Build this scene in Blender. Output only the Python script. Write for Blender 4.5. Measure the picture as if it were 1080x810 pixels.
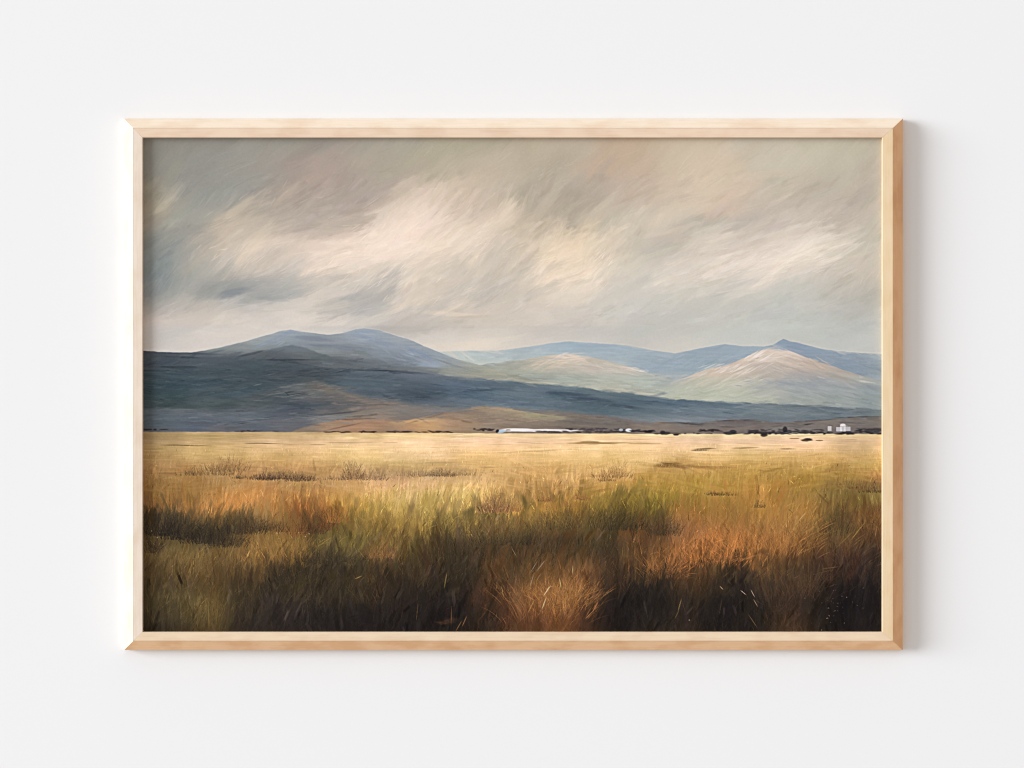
import bpy, math
import numpy as np

# ------------------------------------------------------------------ scene, camera, lights
scene = bpy.context.scene
for o in list(bpy.data.objects):
    bpy.data.objects.remove(o, do_unlink=True)

PX = 0.914 / 780.0            # metres per photo pixel at the front of the frame
CAMD = 3.2                    # camera distance from the front of the frame
RIDGE = 0.024                 # front of the frame stands this far off the wall
RECESS = 0.0070               # painting lies this far behind the front of the frame
CX, CY = 540.0, 405.0         # photo centre in pixels
CZ = 1.55                     # camera height


def at(px, py, depth):
    """photo pixel -> world point lying `depth` metres off the wall (wall is y = 0, camera at -y)"""
    k = (CAMD + RIDGE - depth) / CAMD
    return ((px - CX) * PX * k, -depth, CZ - (py - CY) * PX * k)


cam = bpy.data.cameras.new("camera")
camo = bpy.data.objects.new("camera", cam)
scene.collection.objects.link(camo)
camo.location = (0, -(CAMD + RIDGE), CZ)
camo.rotation_euler = (math.radians(90), 0, 0)
cam.sensor_width = 36.0
cam.lens = 36.0 * CAMD / (1080 * PX)
cam.clip_start = 0.05
cam.clip_end = 100
scene.camera = camo

world = bpy.data.worlds.new("World")
scene.world = world
world.use_nodes = True
bg = world.node_tree.nodes["Background"]
bg.inputs[1].default_value = 0.63
# room light, gradient added to tint the frame chamfers: cooler and a little stronger from the window side and above, warmer from the right
wn, wl = world.node_tree.nodes, world.node_tree.links
wtc = wn.new("ShaderNodeTexCoord")
wsp = wn.new("ShaderNodeSeparateXYZ")
wmr = wn.new("ShaderNodeMapRange")
wmr.inputs["From Min"].default_value = -0.8
wmr.inputs["From Max"].default_value = 0.8
wcr = wn.new("ShaderNodeMix")
wcr.data_type = 'RGBA'
wcr.inputs["A"].default_value = (1.0, 1.02, 1.06, 1)
wcr.inputs["B"].default_value = (1.0, 0.86, 0.74, 1)
wmz = wn.new("ShaderNodeMapRange")
wmz.inputs["From Min"].default_value = -1
wmz.inputs["From Max"].default_value = 1
wmz.inputs["To Min"].default_value = 0.72
wmz.inputs["To Max"].default_value = 1.28
wmu = wn.new("ShaderNodeVectorMath")
wmu.operation = 'SCALE'
wl.new(wtc.outputs["Generated"], wsp.inputs[0])
wl.new(wsp.outputs["X"], wmr.inputs["Value"])
wl.new(wsp.outputs["Z"], wmz.inputs["Value"])
wl.new(wmr.outputs["Result"], wcr.inputs["Factor"])
wl.new(wcr.outputs["Result"], wmu.inputs[0])
wl.new(wmz.outputs["Result"], wmu.inputs["Scale"])
wl.new(wmu.outputs[0], bg.inputs[0])


def area(name, az, el, dist, size, energy, color):
    l = bpy.data.lights.new(name, 'AREA')
    l.shape = 'DISK'
    l.size = size
    l.energy = energy
    l.color = color
    o = bpy.data.objects.new(name, l)
    scene.collection.objects.link(o)
    a, e = math.radians(az), math.radians(el)
    o.location = (-math.sin(a) * math.cos(e) * dist, -math.cos(a) * math.cos(e) * dist, CZ + math.sin(e) * dist)
    o.rotation_euler = (math.radians(90) - e, 0, -a)
    return o


area("window_light", 68, 8.5, 60.0, 29.0, 47500, (0.95, 1.0, 1.05))

scene.view_settings.view_transform = 'Standard'
scene.view_settings.look = 'None'
scene.view_settings.exposure = 0.0
scene.view_settings.gamma = 1.0
scene.cycles.filter_width = 1.1


# ------------------------------------------------------------------ helpers
def lin(c):
    c = np.asarray(c, dtype=np.float32) / 255.0
    return np.where(c <= 0.04045, c / 12.92, ((c + 0.055) / 1.055) ** 2.4)


def link(o, parent=None):
    scene.collection.objects.link(o)
    if parent:
        o.parent = parent
        o.matrix_parent_inverse = parent.matrix_world.inverted()
    return o


def new_mat(name, rough=0.6, spec=0.2):
    m = bpy.data.materials.new(name)
    m.use_nodes = True
    b = m.node_tree.nodes["Principled BSDF"]
    b.inputs["Roughness"].default_value = rough
    b.inputs["Specular IOR Level"].default_value = spec
    return m, m.node_tree.nodes, m.node_tree.links, b


# ------------------------------------------------------------------ wall
def wall_material():
    m, n, l, b = new_mat("painted_plaster", 0.85, 0.1)
    tc = n.new("ShaderNodeTexCoord")
    ns = n.new("ShaderNodeTexNoise")
    ns.inputs["Scale"].default_value = 260
    ns.inputs["Detail"].default_value = 3
    bp = n.new("ShaderNodeBump")
    bp.inputs["Strength"].default_value = 0.035
    bp.inputs["Distance"].default_value = 0.001
    l.new(tc.outputs["Object"], ns.inputs["Vector"])
    l.new(ns.outputs["Fac"], bp.inputs["Height"])
    l.new(bp.outputs["Normal"], b.inputs["Normal"])
    b.inputs["Base Color"].default_value = (0.825, 0.83, 0.835, 1)
    return m


def box(name, x0, x1, y0, y1, z0, z1, mat):
    v = [(x, y, z) for x in (x0, x1) for y in (y0, y1) for z in (z0, z1)]
    f = [(0, 1, 3, 2), (4, 6, 7, 5), (0, 4, 5, 1), (2, 3, 7, 6), (0, 2, 6, 4), (1, 5, 7, 3)]
    me = bpy.data.meshes.new(name)
    me.from_pydata(v, [], f)
    me.materials.append(mat)
    return bpy.data.objects.new(name, me)


wall = link(box("wall", -4, 4, 0.0, 0.12, 0.0, 3.4, wall_material()))
wall["kind"] = "structure"


# ------------------------------------------------------------------ frame
root = bpy.data.objects.new("framed_painting", None)
scene.collection.objects.link(root)
root.location = (0, 0, CZ)
root["label"] = "painting of golden grassland and blue hills in a pale wooden frame on the wall"
root["category"] = "painting"
bpy.context.view_layer.update()


def wood_material(name, base, dark, axis):
    m, n, l, b = new_mat(name, 0.5, 0.3)
    tc = n.new("ShaderNodeTexCoord")
    # broad tone drift along the rail
    mp = n.new("ShaderNodeMapping")
    mp.inputs["Scale"].default_value = (15, 24, 34) if axis == 'x' else (34, 24, 15)
    n1 = n.new("ShaderNodeTexNoise")
    n1.inputs["Scale"].default_value = 1.6
    n1.inputs["Detail"].default_value = 4
    n1.inputs["Roughness"].default_value = 0.55
    # fine grain, long and thin
    mp2 = n.new("ShaderNodeMapping")
    mp2.inputs["Scale"].default_value = (22, 700, 700) if axis == 'x' else (700, 700, 22)
    n2 = n.new("ShaderNodeTexNoise")
    n2.inputs["Scale"].default_value = 1.0
    n2.inputs["Detail"].default_value = 3
    for mpp, nn in ((mp, n1), (mp2, n2)):
        l.new(tc.outputs["Object"], mpp.inputs["Vector"])
        l.new(mpp.outputs["Vector"], nn.inputs["Vector"])
    r = n.new("ShaderNodeValToRGB")
    r.color_ramp.elements[0].position = 0.36
    r.color_ramp.elements[0].color = (*dark, 1)
    r.color_ramp.elements[1].position = 0.56
    r.color_ramp.elements[1].color = (*base, 1)
    l.new(n1.outputs["Fac"], r.inputs["Fac"])
    r2 = n.new("ShaderNodeValToRGB")
    r2.color_ramp.elements[0].position = 0.30
    r2.color_ramp.elements[0].color = (0.945, 0.93, 0.915, 1)
    r2.color_ramp.elements[1].position = 0.55
    r2.color_ramp.elements[1].color = (1, 1, 1, 1)
    l.new(n2.outputs["Fac"], r2.inputs["Fac"])
    mx = n.new("ShaderNodeMix")
    mx.data_type = 'RGBA'
    mx.blend_type = 'MULTIPLY'
    mx.inputs["Factor"].default_value = 1.0
    l.new(r.outputs["Color"], mx.inputs["A"])
    l.new(r2.outputs["Color"], mx.inputs["B"])
    l.new(mx.outputs["Result"], b.inputs["Base Color"])
    bp = n.new("ShaderNodeBump")
    bp.inputs["Strength"].default_value = 0.12
    bp.inputs["Distance"].default_value = 0.0004
    l.new(n2.outputs["Fac"], bp.inputs["Height"])
    l.new(bp.outputs["Normal"], b.inputs["Normal"])
    return m


# profile of the moulding: outline pixels at several depths off the wall, outside to inside
OUT = (131.0, 125.0, 952.3, 685.6)       # outer edge as seen
RDG = (140.6, 135.0, 941.8, 676.0)       # ridge where chamfer meets the flat front
INN = (150.3, 145.0, 930.6, 666.6)       # inner edge of the flat front
CH = 0.0120                              # chamfer depth


def rect_at(r, depth):
    return [at(r[0], r[1], depth), at(r[2], r[1], depth), at(r[2], r[3], depth), at(r[0], r[3], depth)]


def inset(rc, dx, depth):
    """rectangle of world corners moved outward by dx and put at depth"""
    s = [(-1, 1), (1, 1), (1, -1), (-1, -1)]
    return [(c[0] + a * dx, -depth, c[2] + b * dx) for c, (a, b) in zip(rc, s)]


ro = rect_at(OUT, RIDGE - CH)
rr = rect_at(RDG, RIDGE)
ri = rect_at(INN, RIDGE)
be = 0.0005
outer_rings = [
    inset(ro, 0, 0.0015),
    inset(ro, 0, RIDGE - CH - be),
    inset(ro, -be * .7, RIDGE - CH + be * .4),
    inset(rr, be, RIDGE - be),
    inset(rr, be * .3, RIDGE),
    inset(rr, 0.0001, RIDGE - be * .3),
    inset(rr, 0.0001, 0.0015),
]
slip_rings = [
    inset(rr, -0.0001, 0.003),
    inset(rr, -0.0001, RIDGE - be * .4),
    inset(rr, -be * .5, RIDGE),
    inset(ri, be * .6, RIDGE),
    inset(ri, 0, RIDGE - be * .6),
    inset(ri, 0, RIDGE - RECESS - 0.002),
    inset(ri, 0.006, RIDGE - RECESS - 0.002),
    inset(ri, 0.006, 0.003),
]
woods = [  # outer rail tones carry the light and shade of each side's chamfer
    ("frame_rail", outer_rings, 0, 1, 'x', (0.84, 0.715, 0.57), (0.79, 0.63, 0.475)),   # top, paler: catching light put into the wood colour
    ("frame_rail", outer_rings, 1, 2, 'z', (0.80, 0.48, 0.255), (0.70, 0.385, 0.19)),   # right, browner: shade put into the wood colour
    ("frame_rail", outer_rings, 2, 3, 'x', (0.88, 0.57, 0.33), (0.78, 0.46, 0.24)),   # bottom, browner: shade put into the wood colour
    ("frame_rail", outer_rings, 3, 0, 'z', (0.82, 0.68, 0.52), (0.75, 0.60, 0.44)),   # left, paler: lit side put into the wood colour
    ("frame_slip", slip_rings, 0, 1, 'x', (0.80, 0.63, 0.475), (0.75, 0.56, 0.41)),
    ("frame_slip", slip_rings, 1, 2, 'z', (0.81, 0.635, 0.415), (0.77, 0.58, 0.36)),
    ("frame_slip", slip_rings, 2, 3, 'x', (0.81, 0.645, 0.465), (0.76, 0.58, 0.40)),
    ("frame_slip", slip_rings, 3, 0, 'z', (0.81, 0.69, 0.58), (0.75, 0.62, 0.50)),
]
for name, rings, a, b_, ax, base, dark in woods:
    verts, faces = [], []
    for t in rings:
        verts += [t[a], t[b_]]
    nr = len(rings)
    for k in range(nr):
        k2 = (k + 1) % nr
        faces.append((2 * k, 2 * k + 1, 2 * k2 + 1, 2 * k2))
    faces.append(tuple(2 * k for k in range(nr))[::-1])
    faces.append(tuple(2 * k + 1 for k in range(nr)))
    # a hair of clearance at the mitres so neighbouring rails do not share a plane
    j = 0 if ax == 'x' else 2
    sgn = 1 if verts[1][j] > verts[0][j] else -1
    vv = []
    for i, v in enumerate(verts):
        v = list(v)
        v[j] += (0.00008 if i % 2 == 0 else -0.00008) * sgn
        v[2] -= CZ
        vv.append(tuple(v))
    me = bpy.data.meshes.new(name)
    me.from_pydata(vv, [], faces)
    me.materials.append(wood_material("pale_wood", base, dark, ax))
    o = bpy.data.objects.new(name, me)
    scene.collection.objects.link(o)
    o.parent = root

# ------------------------------------------------------------------ the painting itself
#PAINT-BEGIN
SS = 2.0                                  # paint samples per photo pixel
PX0, PY0, PX1, PY1 = 148.0, 143.0, 933.0, 669.0
W = int((PX1 - PX0) * SS)
H = int((PY1 - PY0) * SS)
rng = np.random.default_rng(7)
_lat = rng.random((16, 256, 256)).astype(np.float32)


def vn(x, y, s=0):
    """value noise in [0,1]"""
    L = _lat[s % 16]
    xi = np.floor(x).astype(np.int32)
    yi = np.floor(y).astype(np.int32)
    fx = (x - xi).astype(np.float32)
    fy = (y - yi).astype(np.float32)
    fx = fx * fx * (3 - 2 * fx)
    fy = fy * fy * (3 - 2 * fy)
    a = L[yi & 255, xi & 255]
    b = L[yi & 255, (xi + 1) & 255]
    c = L[(yi + 1) & 255, xi & 255]
    d = L[(yi + 1) & 255, (xi + 1) & 255]
    return (a + (b - a) * fx) * (1 - fy) + (c + (d - c) * fx) * fy


def fbm(x, y, s=0, o=4):
    t = 0
    a = 0.5
    n = 0
    for k in range(o):
        t = t + a * vn(x * 2 ** k + 17.3 * k, y * 2 ** k + 9.1 * k, s + k)
        n += a
        a *= 0.5
    return t / n - 0.5


def rot(x, y, deg):
    """coords along / across a direction `deg` above horizontal (up-right)"""
    a = math.radians(deg)
    return x * math.cos(a) - y * math.sin(a), x * math.sin(a) + y * math.cos(a)


def sstep(a, b, x):
    t = np.clip((x - a) / (b - a), 0, 1)
    return t * t * (3 - 2 * t)


xs = (PX0 + (np.arange(W) + 0.5) / SS).astype(np.float32)
ys = (PY0 + (np.arange(H) + 0.5) / SS).astype(np.float32)
X, Y = np.meshgrid(xs, ys)
img = np.zeros((H, W, 3), np.float32)


def field(rows, sx, sy, y0, y1):
    """colour field from rows of control points, evaluated at 1 px"""
    gy, gx = np.mgrid[y0:y1 + 1:1.0, PX0 - 10:PX1 + 11:1.0].astype(np.float32)
    acc = np.zeros(gx.shape + (3,), np.float32)
    wt = np.full(gx.shape, 1e-12, np.float32)
    for yy, pts in rows:
        for p in pts:
            w = np.exp(-((gx - p[0]) / sx) ** 2 - ((gy - yy) / sy) ** 2) + 1e-9 / (1 + ((gx - p[0]) / sx) ** 2 + ((gy - yy) / sy) ** 2)
            acc += w[..., None] * np.array(p[1:], np.float32)
            wt += w
    return acc / wt[..., None], y0, PX0 - 10


def samp(F, x, y):
    A, y0, x0 = F
    u = np.clip(x - x0, 0, A.shape[1] - 1.001)
    v = np.clip(y - y0, 0, A.shape[0] - 1.001)
    ui = u.astype(np.int32)
    vi = v.astype(np.int32)
    fu = (u - ui)[..., None]
    fv = (v - vi)[..., None]
    return (A[vi, ui] * (1 - fu) + A[vi, ui + 1] * fu) * (1 - fv) + (A[vi + 1, ui] * (1 - fu) + A[vi + 1, ui + 1] * fu) * fv


def win(x0, y0, x1, y1):
    a = max(0, int((x0 - PX0) * SS)); b = min(W, int((x1 - PX0) * SS) + 1)
    c = max(0, int((y0 - PY0) * SS)); d = min(H, int((y1 - PY0) * SS) + 1)
    return slice(c, d), slice(a, b)


def dab(x, y, rx, ry, deg, col, al=0.8, streak=0.6, edge=0.6, sd=0, fine=1.0):
    """soft brushed patch: an ellipse whose edge and body break up into bristle streaks"""
    R = max(rx, ry) * 1.5 + 2
    s = win(x - R, y - R, x + R, y + R)
    if s[0].stop <= s[0].start or s[1].stop <= s[1].start:
        return
    dx, dy = X[s] - x, Y[s] - y
    u, v = rot(dx, dy, deg)
    wob = fbm(X[s] / 9.0, Y[s] / 9.0, sd, 3)
    v2 = v + wob * ry * 0.5
    br = vn(u / (12.0) + 40 + sd, v * 0.9 * fine + sd * 7, sd + 1) * .6 + vn(u / 5. + 3, v * 1.9 * fine + sd * 3, sd + 2) * .4
    d = np.sqrt((u / rx) ** 2 + (v2 / ry) ** 2) + (br - .5) * streak * 1.1 + wob * .25
    m = 1 - sstep(1 - edge, 1.0 + edge * .35, d)
    m = m * al * (1 - streak * .6 * (1 - br))
    img[s] = img[s] * (1 - m[..., None]) + np.array(col, np.float32) * m[..., None]


def stroke_layer(n, box_, L, Wd, angf, al=0.35, jit=6, seed=1, colf=None, curve=0.0):
    """bristle brush strokes picking up the colour under their start and dragging it along"""
    r = np.random.default_rng(seed)
    x0, y0, x1, y1 = box_
    for i in range(n):
        x = r.uniform(x0, x1); y = r.uniform(y0, y1)
        l = L * r.uniform(.5, 1.3); w = Wd * r.uniform(.5, 1.3)
        a = angf(x, y) + r.normal(0, 7)
        ca, sa = math.cos(math.radians(a)), math.sin(math.radians(a))
        px = min(max(x - ca * l * .3, PX0), PX1 - 1); py = min(max(y + sa * l * .3, PY0), PY1 - 1)
        c = img[int((py - PY0) * SS), int((px - PX0) * SS)] if colf is None else colf(x, y)
        c = c + r.normal(0, jit) + r.normal(0, jit * .25, 3)
        R = l * .62 + w
        top = 476 if y0 > 470 else y0 - 2
        s = win(x - R, max(y - R, top), x + R, min(y + R, y1 + 2))
        if s[0].stop <= s[0].start or s[1].stop <= s[1].start:
            continue
        dx, dy = X[s] - x, Y[s] - y
        u = dx * ca - dy * sa
        v = dx * sa + dy * ca + curve * u * u / l
        t = u / (l * .5)
        k = r.integers(0, 200)
        br = vn(v * 1.1 + k, u / 14.0 + k, i)
        m = (1 - sstep(.55, 1.0, np.abs(t) + (br - .5) * .7)) * (1 - sstep(.6, 1.0, np.abs(v) / (w * .5)))
        m = m * al * (.35 + .9 * br)
        img[s] += (c - img[s]) * np.clip(m, 0, 1)[..., None]


def poly(pts, x):
    p = np.array(pts, np.float32)
    return np.interp(x, p[:, 0], p[:, 1])


def below(pts, soft=0.7, rough=0.8, sd=3):
    """mask of everything under a ridgeline"""
    r = poly(pts, X) + fbm(X / 7.0, X * 0 + sd, sd, 3) * rough * 2
    return sstep(-soft, soft, Y - r)


def put(mask, col):
    global img
    if not isinstance(col, np.ndarray):
        col = np.array(col, np.float32)
    img = img * (1 - mask[..., None]) + col * mask[..., None]


# ---- sky
SKY = [
 (148, [(150,140,138,130),(200,144,142,134),(300,152,150,140),(400,164,160,147),(500,175,169,150),(600,184,174,155),(660,190,172,150),(720,196,183,161),(800,190,183,165),(880,185,180,160),(930,176,171,155)]),
 (180, [(165,141,141,134),(200,143,144,138),(240,148,148,142),(275,152,149,142),(305,160,149,140),(345,164,152,142),(400,172,166,150),(460,176,170,150),(520,187,177,160),(580,181,171,153),(640,189,170,150),(670,190,172,150),(700,192,181,160),(760,198,184,163),(820,190,184,166),(880,186,181,163),(930,178,170,155)]),
 (210, [(160,155,150,136),(200,145,148,144),(250,145,148,143),(282,164,156,146),(320,165,157,148),(355,166,156,147),(390,180,170,157),(430,206,192,173),(470,202,188,168),(520,190,180,162),(560,176,168,154),(600,172,163,150),(640,180,168,152),(665,186,170,155),(700,200,188,168),(760,206,189,169),(800,191,184,168),(860,186,181,166),(925,176,171,156)]),
 (240, [(160,150,148,138),(195,145,150,146),(240,183,176,162),(270,180,171,157),(310,168,160,150),(350,182,172,158),(390,212,200,182),(430,228,213,195),(470,212,198,180),(500,202,188,174),(530,196,184,168),(560,186,176,160),(595,174,166,152),(622,186,177,162),(650,194,188,172),(690,208,196,176),(730,190,184,170),(790,190,182,170),(840,194,187,175),(880,182,176,163),(925,178,172,158)]),
 (265, [(160,132,140,138),(200,150,151,146),(225,196,184,168),(250,212,199,180),(290,203,192,177),(330,212,199,182),(360,228,214,196),(400,232,218,200),(450,226,211,191),(490,226,212,194),(520,202,191,174),(560,208,195,176),(600,230,213,189),(640,206,197,180),(680,192,188,174),(702,194,188,174),(725,214,204,188),(750,216,206,191),(780,204,196,184),(810,216,208,195),(845,226,217,203),(880,198,192,179),(925,184,179,166)]),
 (290, [(160,136,146,147),(200,165,164,156),(220,186,178,166),(245,204,194,180),(270,196,188,176),(300,196,188,176),(340,218,205,187),(380,207,199,185),(410,214,204,189),(440,210,200,185),(470,194,188,176),(520,204,194,177),(570,222,208,188),(610,226,213,193),(650,206,200,186),(690,222,213,198),(720,224,214,198),(780,226,216,201),(830,214,207,193),(880,194,188,174),(925,186,182,170)]),
 (310, [(160,140,148,151),(205,164,165,161),(235,152,156,160),(262,160,163,162),(290,166,169,166),(330,192,187,177),(352,180,180,175),(375,172,173,171),(400,196,190,180),(440,202,193,180),(480,200,192,181),(520,181,178,170),(560,200,193,179),(600,205,200,185),(650,193,194,186),(700,198,197,187),(760,198,195,184),(830,186,187,179),(900,180,180,170)]),
 (326, [(160,178,176,170),(200,190,186,179),(240,198,193,184),(290,204,199,189),(330,193,188,179),(355,163,166,167),(385,163,165,165),(412,180,176,168),(440,192,186,174),(480,204,195,180),(520,186,181,170),(560,194,189,177),(620,190,190,180),(680,189,190,182),(750,186,187,178),(820,182,185,178),(900,178,180,172)]),
 (345, [(160,198,193,186),(240,210,204,194),(300,211,205,194),(345,203,198,188),(385,178,176,170),(430,182,177,167),(480,190,184,172),(540,192,186,174),(600,190,186,176),(680,187,188,180),(750,185,187,178),(850,181,184,176),(925,180,182,174)]),
 (364, [(160,203,198,190),(240,206,200,190),(440,200,195,184),(460,213,206,193),(490,216,207,192),(525,210,203,189),(560,198,193,182),(640,192,190,181),(700,196,193,183),(780,186,188,180),(900,182,184,178)]),
]
FS = field(SKY, 23, 12, 140, 380)
ua, va = rot(X, Y, 38)
wx = fbm(ua / 60, va / 24, 2, 4) * 26
wy = fbm(ua / 60 + 50, va / 24 + 20, 5, 4) * 20
flat = sstep(290, 350, Y)
sky = samp(FS, X + wx * (1 - .4 * flat), Y + wy * (1 - .75 * flat))
lum = sky.mean(-1)
st = fbm(ua / 34, va / 2.6, 6, 3)
ub, vb = rot(X, Y, 14)
st2 = fbm(ub / 44, vb / 2.2, 9, 3)
stk = st * (1 - flat) + st2 * flat
big = fbm(ua / 50, va / 20, 11, 3)
sky = sky * (1.01 + .025 * sstep(380, 430, X) + .01 * sstep(700, 740, X))[..., None] + np.array([0, 1, 4], np.float32) * sstep(310, 340, Y)[..., None]
imp = fbm(X / 2.6, Y / 2.1, 1, 3) * 20 * sstep(185, 232, lum)
img = sky + imp[..., None] + (big * 10)[..., None] + (stk * (3 + 8 * sstep(185, 225, lum)))[..., None]
img += (fbm(X / 40, Y / 30, 13, 3) * 2)[..., None] * np.array([1, 0.2, -1], np.float32)


def sky_ang(x, y):
    t = min(max((y - 285) / 60.0, 0), 1)
    w = float(vn(np.float32(x / 46.0), np.float32(y / 30.0), 9)) - .5
    return (40 + 6 * math.sin(x / 70.0) + 46 * w) * (1 - t) + (8 + 14 * w) * t


stroke_layer(1300, (PX0, PY0, PX1, 372), 46, 13, sky_ang, .34, 2.4, 21)
stroke_layer(2300, (PX0, 185, PX1, 345), 20, 6, lambda x, y: sky_ang(x, y) + 8, .45, 6.5, 22)

# named features of the sky
for a in [
 # x, y, rx, ry, deg, colour, alpha, streak
 (176, 214, 21, 8, 52, (188,182,163), .6, .9), (168, 224, 9, 5, 45, (182,176,156), .5, .5),
 (236, 230, 40, 5, 36, (196,186,168), .6, .7), (254, 217, 20, 7, 40, (190,180,162), .5, .7),
 (300, 207, 20, 4, 44, (190,178,160), .5, .8), (330, 212, 16, 2.5, 44, (186,174,160), .45, .8),
 (255, 268, 17, 8, 25, (216,203,184), .6, .6), (238, 276, 14, 6, 30, (206,197,180), .5, .7),
 (356, 262, 34, 13, 32, (229,215,196), .55, .6), (404, 247, 44, 12, 36, (231,216,197), .55, .7),
 (432, 214, 40, 8, 36, (214,199,180), .45, .8), (470, 205, 18, 6, 38, (212,197,176), .45, .8),
 (400, 274, 34, 9, 30, (228,216,198), .5, .8), (332, 286, 22, 8, 40, (228,213,193), .6, .6),
 (500, 250, 32, 6, 36, (232,218,200), .55, .8), (515, 232, 22, 3, 36, (226,210,192), .5, .8),
 (470, 222, 20, 8, 30, (206,192,170), .4, .6), (598, 262, 34, 13, 14, (236,220,194), .65, .5),
 (616, 245, 20, 9, 44, (226,210,182), .5, .7), (640, 276, 14, 5, 40, (230,216,196), .6, .9),
 (580, 272, 22, 7, 20, (234,217,192), .5, .7), (632, 256, 16, 4, -24, (228,212,190), .45, .8),
 (596, 215, 28, 12, 30, (168,161,148), .45, .6), (650, 232, 24, 9, 40, (190,186,170), .4, .6),
 (710, 248, 10, 10, 40, (222,208,186), .4, .6), (775, 205, 24, 12, 20, (206,190,170), .4, .5),
 (722, 282, 30, 11, 20, (230,219,202), .5, .6), (740, 274, 22, 5, 16, (228,216,200), .5, .7),
 (812, 282, 60, 7, 14, (228,219,204), .6, .9), (812, 270, 44, 5, 16, (232,223,209), .6, .9),
 (838, 263, 18, 5, 24, (236,227,213), .6, .8), (848, 240, 14, 3, 34, (218,209,196), .6, .9),
 (720, 302, 44, 4, 12, (216,208,194), .4, .9), (855, 292, 30, 9, 24, (214,207,193), .4, .8),
 (786, 262, 22, 3.5, 30, (214,206,193), .5, .9), (770, 268, 14, 7, 60, (188,180,172), .4, .6),
 (906, 285, 18, 7, 62, (200,194,178), .4, .8),
 (232,305,44,9,6,(154,157,156),.7,.5), (243,309,24,5,14,(140,147,155),.75,.5), (222, 313, 18, 4, 10, (158,162,163), .5, .6), (285, 314, 20, 4, -6, (148,156,160), .6, .6),
 (300, 300, 36, 9, 10, (176,176,170), .45, .6), (372,322,42,12,16,(160,162,161),.75,.5), (350,302,30,10,32,(178,177,170),.5,.6), (392,304,24,7,28,(170,171,168),.6,.6), (362,318,22,6,26,(150,156,162),.6,.6),
 (385, 326, 24, 5, 20, (160,163,166), .5, .6), (345, 330, 18, 6, 30, (168,169,168), .5, .6),
 (330, 313, 12, 3, 40, (206,198,186), .5, .8), (480, 306, 34, 7, 20, (180,180,172), .5, .7),
 (500, 312, 22, 5, 8, (176,177,172), .4, .7), (440, 318, 38, 6, 18, (214,204,188), .5, .8),
 (476, 331, 42, 3, -4, (216,205,188), .7, .6), (470, 328, 24, 2.5, 24, (222,209,192), .6, .7),
 (500, 334, 26, 1.8, 2, (188,178,166), .6, .5), (422, 325, 20, 2.5, 28, (208,199,185), .5, .8),
 (440, 346, 60, 8, 8, (180,175,165), .4, .6), (480, 364, 46, 3.4, 2, (226,215,198), .85, .4),
 (456, 360, 20, 3, -30, (214,206,193), .6, .5), (560, 366, 50, 2.4, 4, (212,205,192), .6, .6),
 (260, 350, 70, 9, 8, (214,208,197), .45, .6), (210, 335, 46, 8, 6, (208,202,191), .4, .6),
 (900, 330, 30, 12, 30, (178,181,174), .35, .6), (660, 345, 60, 8, 10, (192,193,184), .35, .7),
 (720, 371, 36, 3.2, 4, (202,198,187), .6, .6), (760, 340, 50, 7, 12, (190,192,184), .3, .8),
 (572, 316, 50, 7, 30, (206,199,184), .4, .9), (620, 310, 32, 5, 34, (210,203,188), .4, .9),
]:
    dab(*a[:5], a[5], a[6], a[7], .6, int(a[0]) % 7)

stroke_layer(900, (PX0, PY0, PX1, 366), 44, 12, lambda x, y: sky_ang(x, y) + 14 * math.sin(x / 47.0 + y / 29.0), .42, 2.0, 24)
stroke_layer(500, (340, 200, 540, 300), 26, 6, lambda x, y: sky_ang(x, y) - 4, .5, 4, 25)
stroke_layer(420, (690, 235, 900, 305), 34, 5, lambda x, y: 18 + (x - 700) * .03, .5, 5, 26)
stroke_layer(300, (550, 235, 660, 300), 18, 5, lambda x, y: 30 + 14 * math.sin(x / 11.0), .5, 5, 27)
# thin scratches of light paint
sr = np.random.default_rng(5)
for (cx, cy, sx_, sy_, n, dg, c) in [
    (430, 255, 70, 22, 130, 36, (240,227,210)), (500, 248, 34, 14, 60, 36, (240,227,210)), (380, 285, 60, 18, 60, 40, (232,220,204)),
    (575, 178, 26, 12, 26, 34, (204,196,178)), (815, 272, 60, 12, 120, 17, (240,232,219)), (745, 285, 40, 14, 50, 25, (238,229,213)),
    (605, 290, 40, 16, 70, 34, (236,224,206)), (635, 272, 12, 7, 34, 50, (244,232,214)), (590, 272, 24, 6, 46, 24, (244,230,204)),
    (905, 280, 20, 26, 44, 62, (206,200,186)), (300, 214, 50, 12, 30, 42, (196,184,168)), (260, 270, 34, 14, 30, 35, (222,210,194)),
    (850, 235, 26, 8, 16, 32, (228,220,206)), (640, 215, 30, 12, 22, 36, (198,184,168)), (490, 310, 44, 12, 56, 36, (216,208,194)),
    (700, 320, 100, 20, 60, 28, (206,203,192)), (470, 225, 46, 16, 70, 37, (226,211,194)), (560, 255, 40, 22, 40, 34, (218,204,186))]:
    for i in range(int(n * 1.3)):
        dab(sr.normal(cx, sx_ * .6), sr.normal(cy, sy_ * .6), sr.uniform(2, 8), sr.uniform(.3, .7), dg + sr.normal(0, 12),
            tuple(np.array(c) + sr.normal(0, 4)), sr.uniform(.08, .34), .35, .5, int(sr.integers(0, 9)))
for i in range(520):      # darker hairlines between, all over the sky
    x = sr.uniform(155, 930); y = sr.uniform(150, 350)
    b = img[int((y - PY0) * SS), int((x - PX0) * SS)]
    dab(x, y, sr.uniform(5, 16), sr.uniform(.4, .9), sky_ang(x, y) + sr.normal(0, 8), tuple(b + sr.choice([-9, 8])), sr.uniform(.2, .5), .3, .5, i % 9)

# ---- far blue range
BACK = [(455,372),(465,371),(491,370),(525,369.7),(556,366),(580,362),(597,360),(629,362),(660,364.2),(686,369),(712,372.7),(738,367.5),(764,362.9),(782,365),(805,365.7),(815,364),(826,357.2),(834,360),(847,363),(867,368.3),(893,371.4),(931,373.5)]
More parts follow.
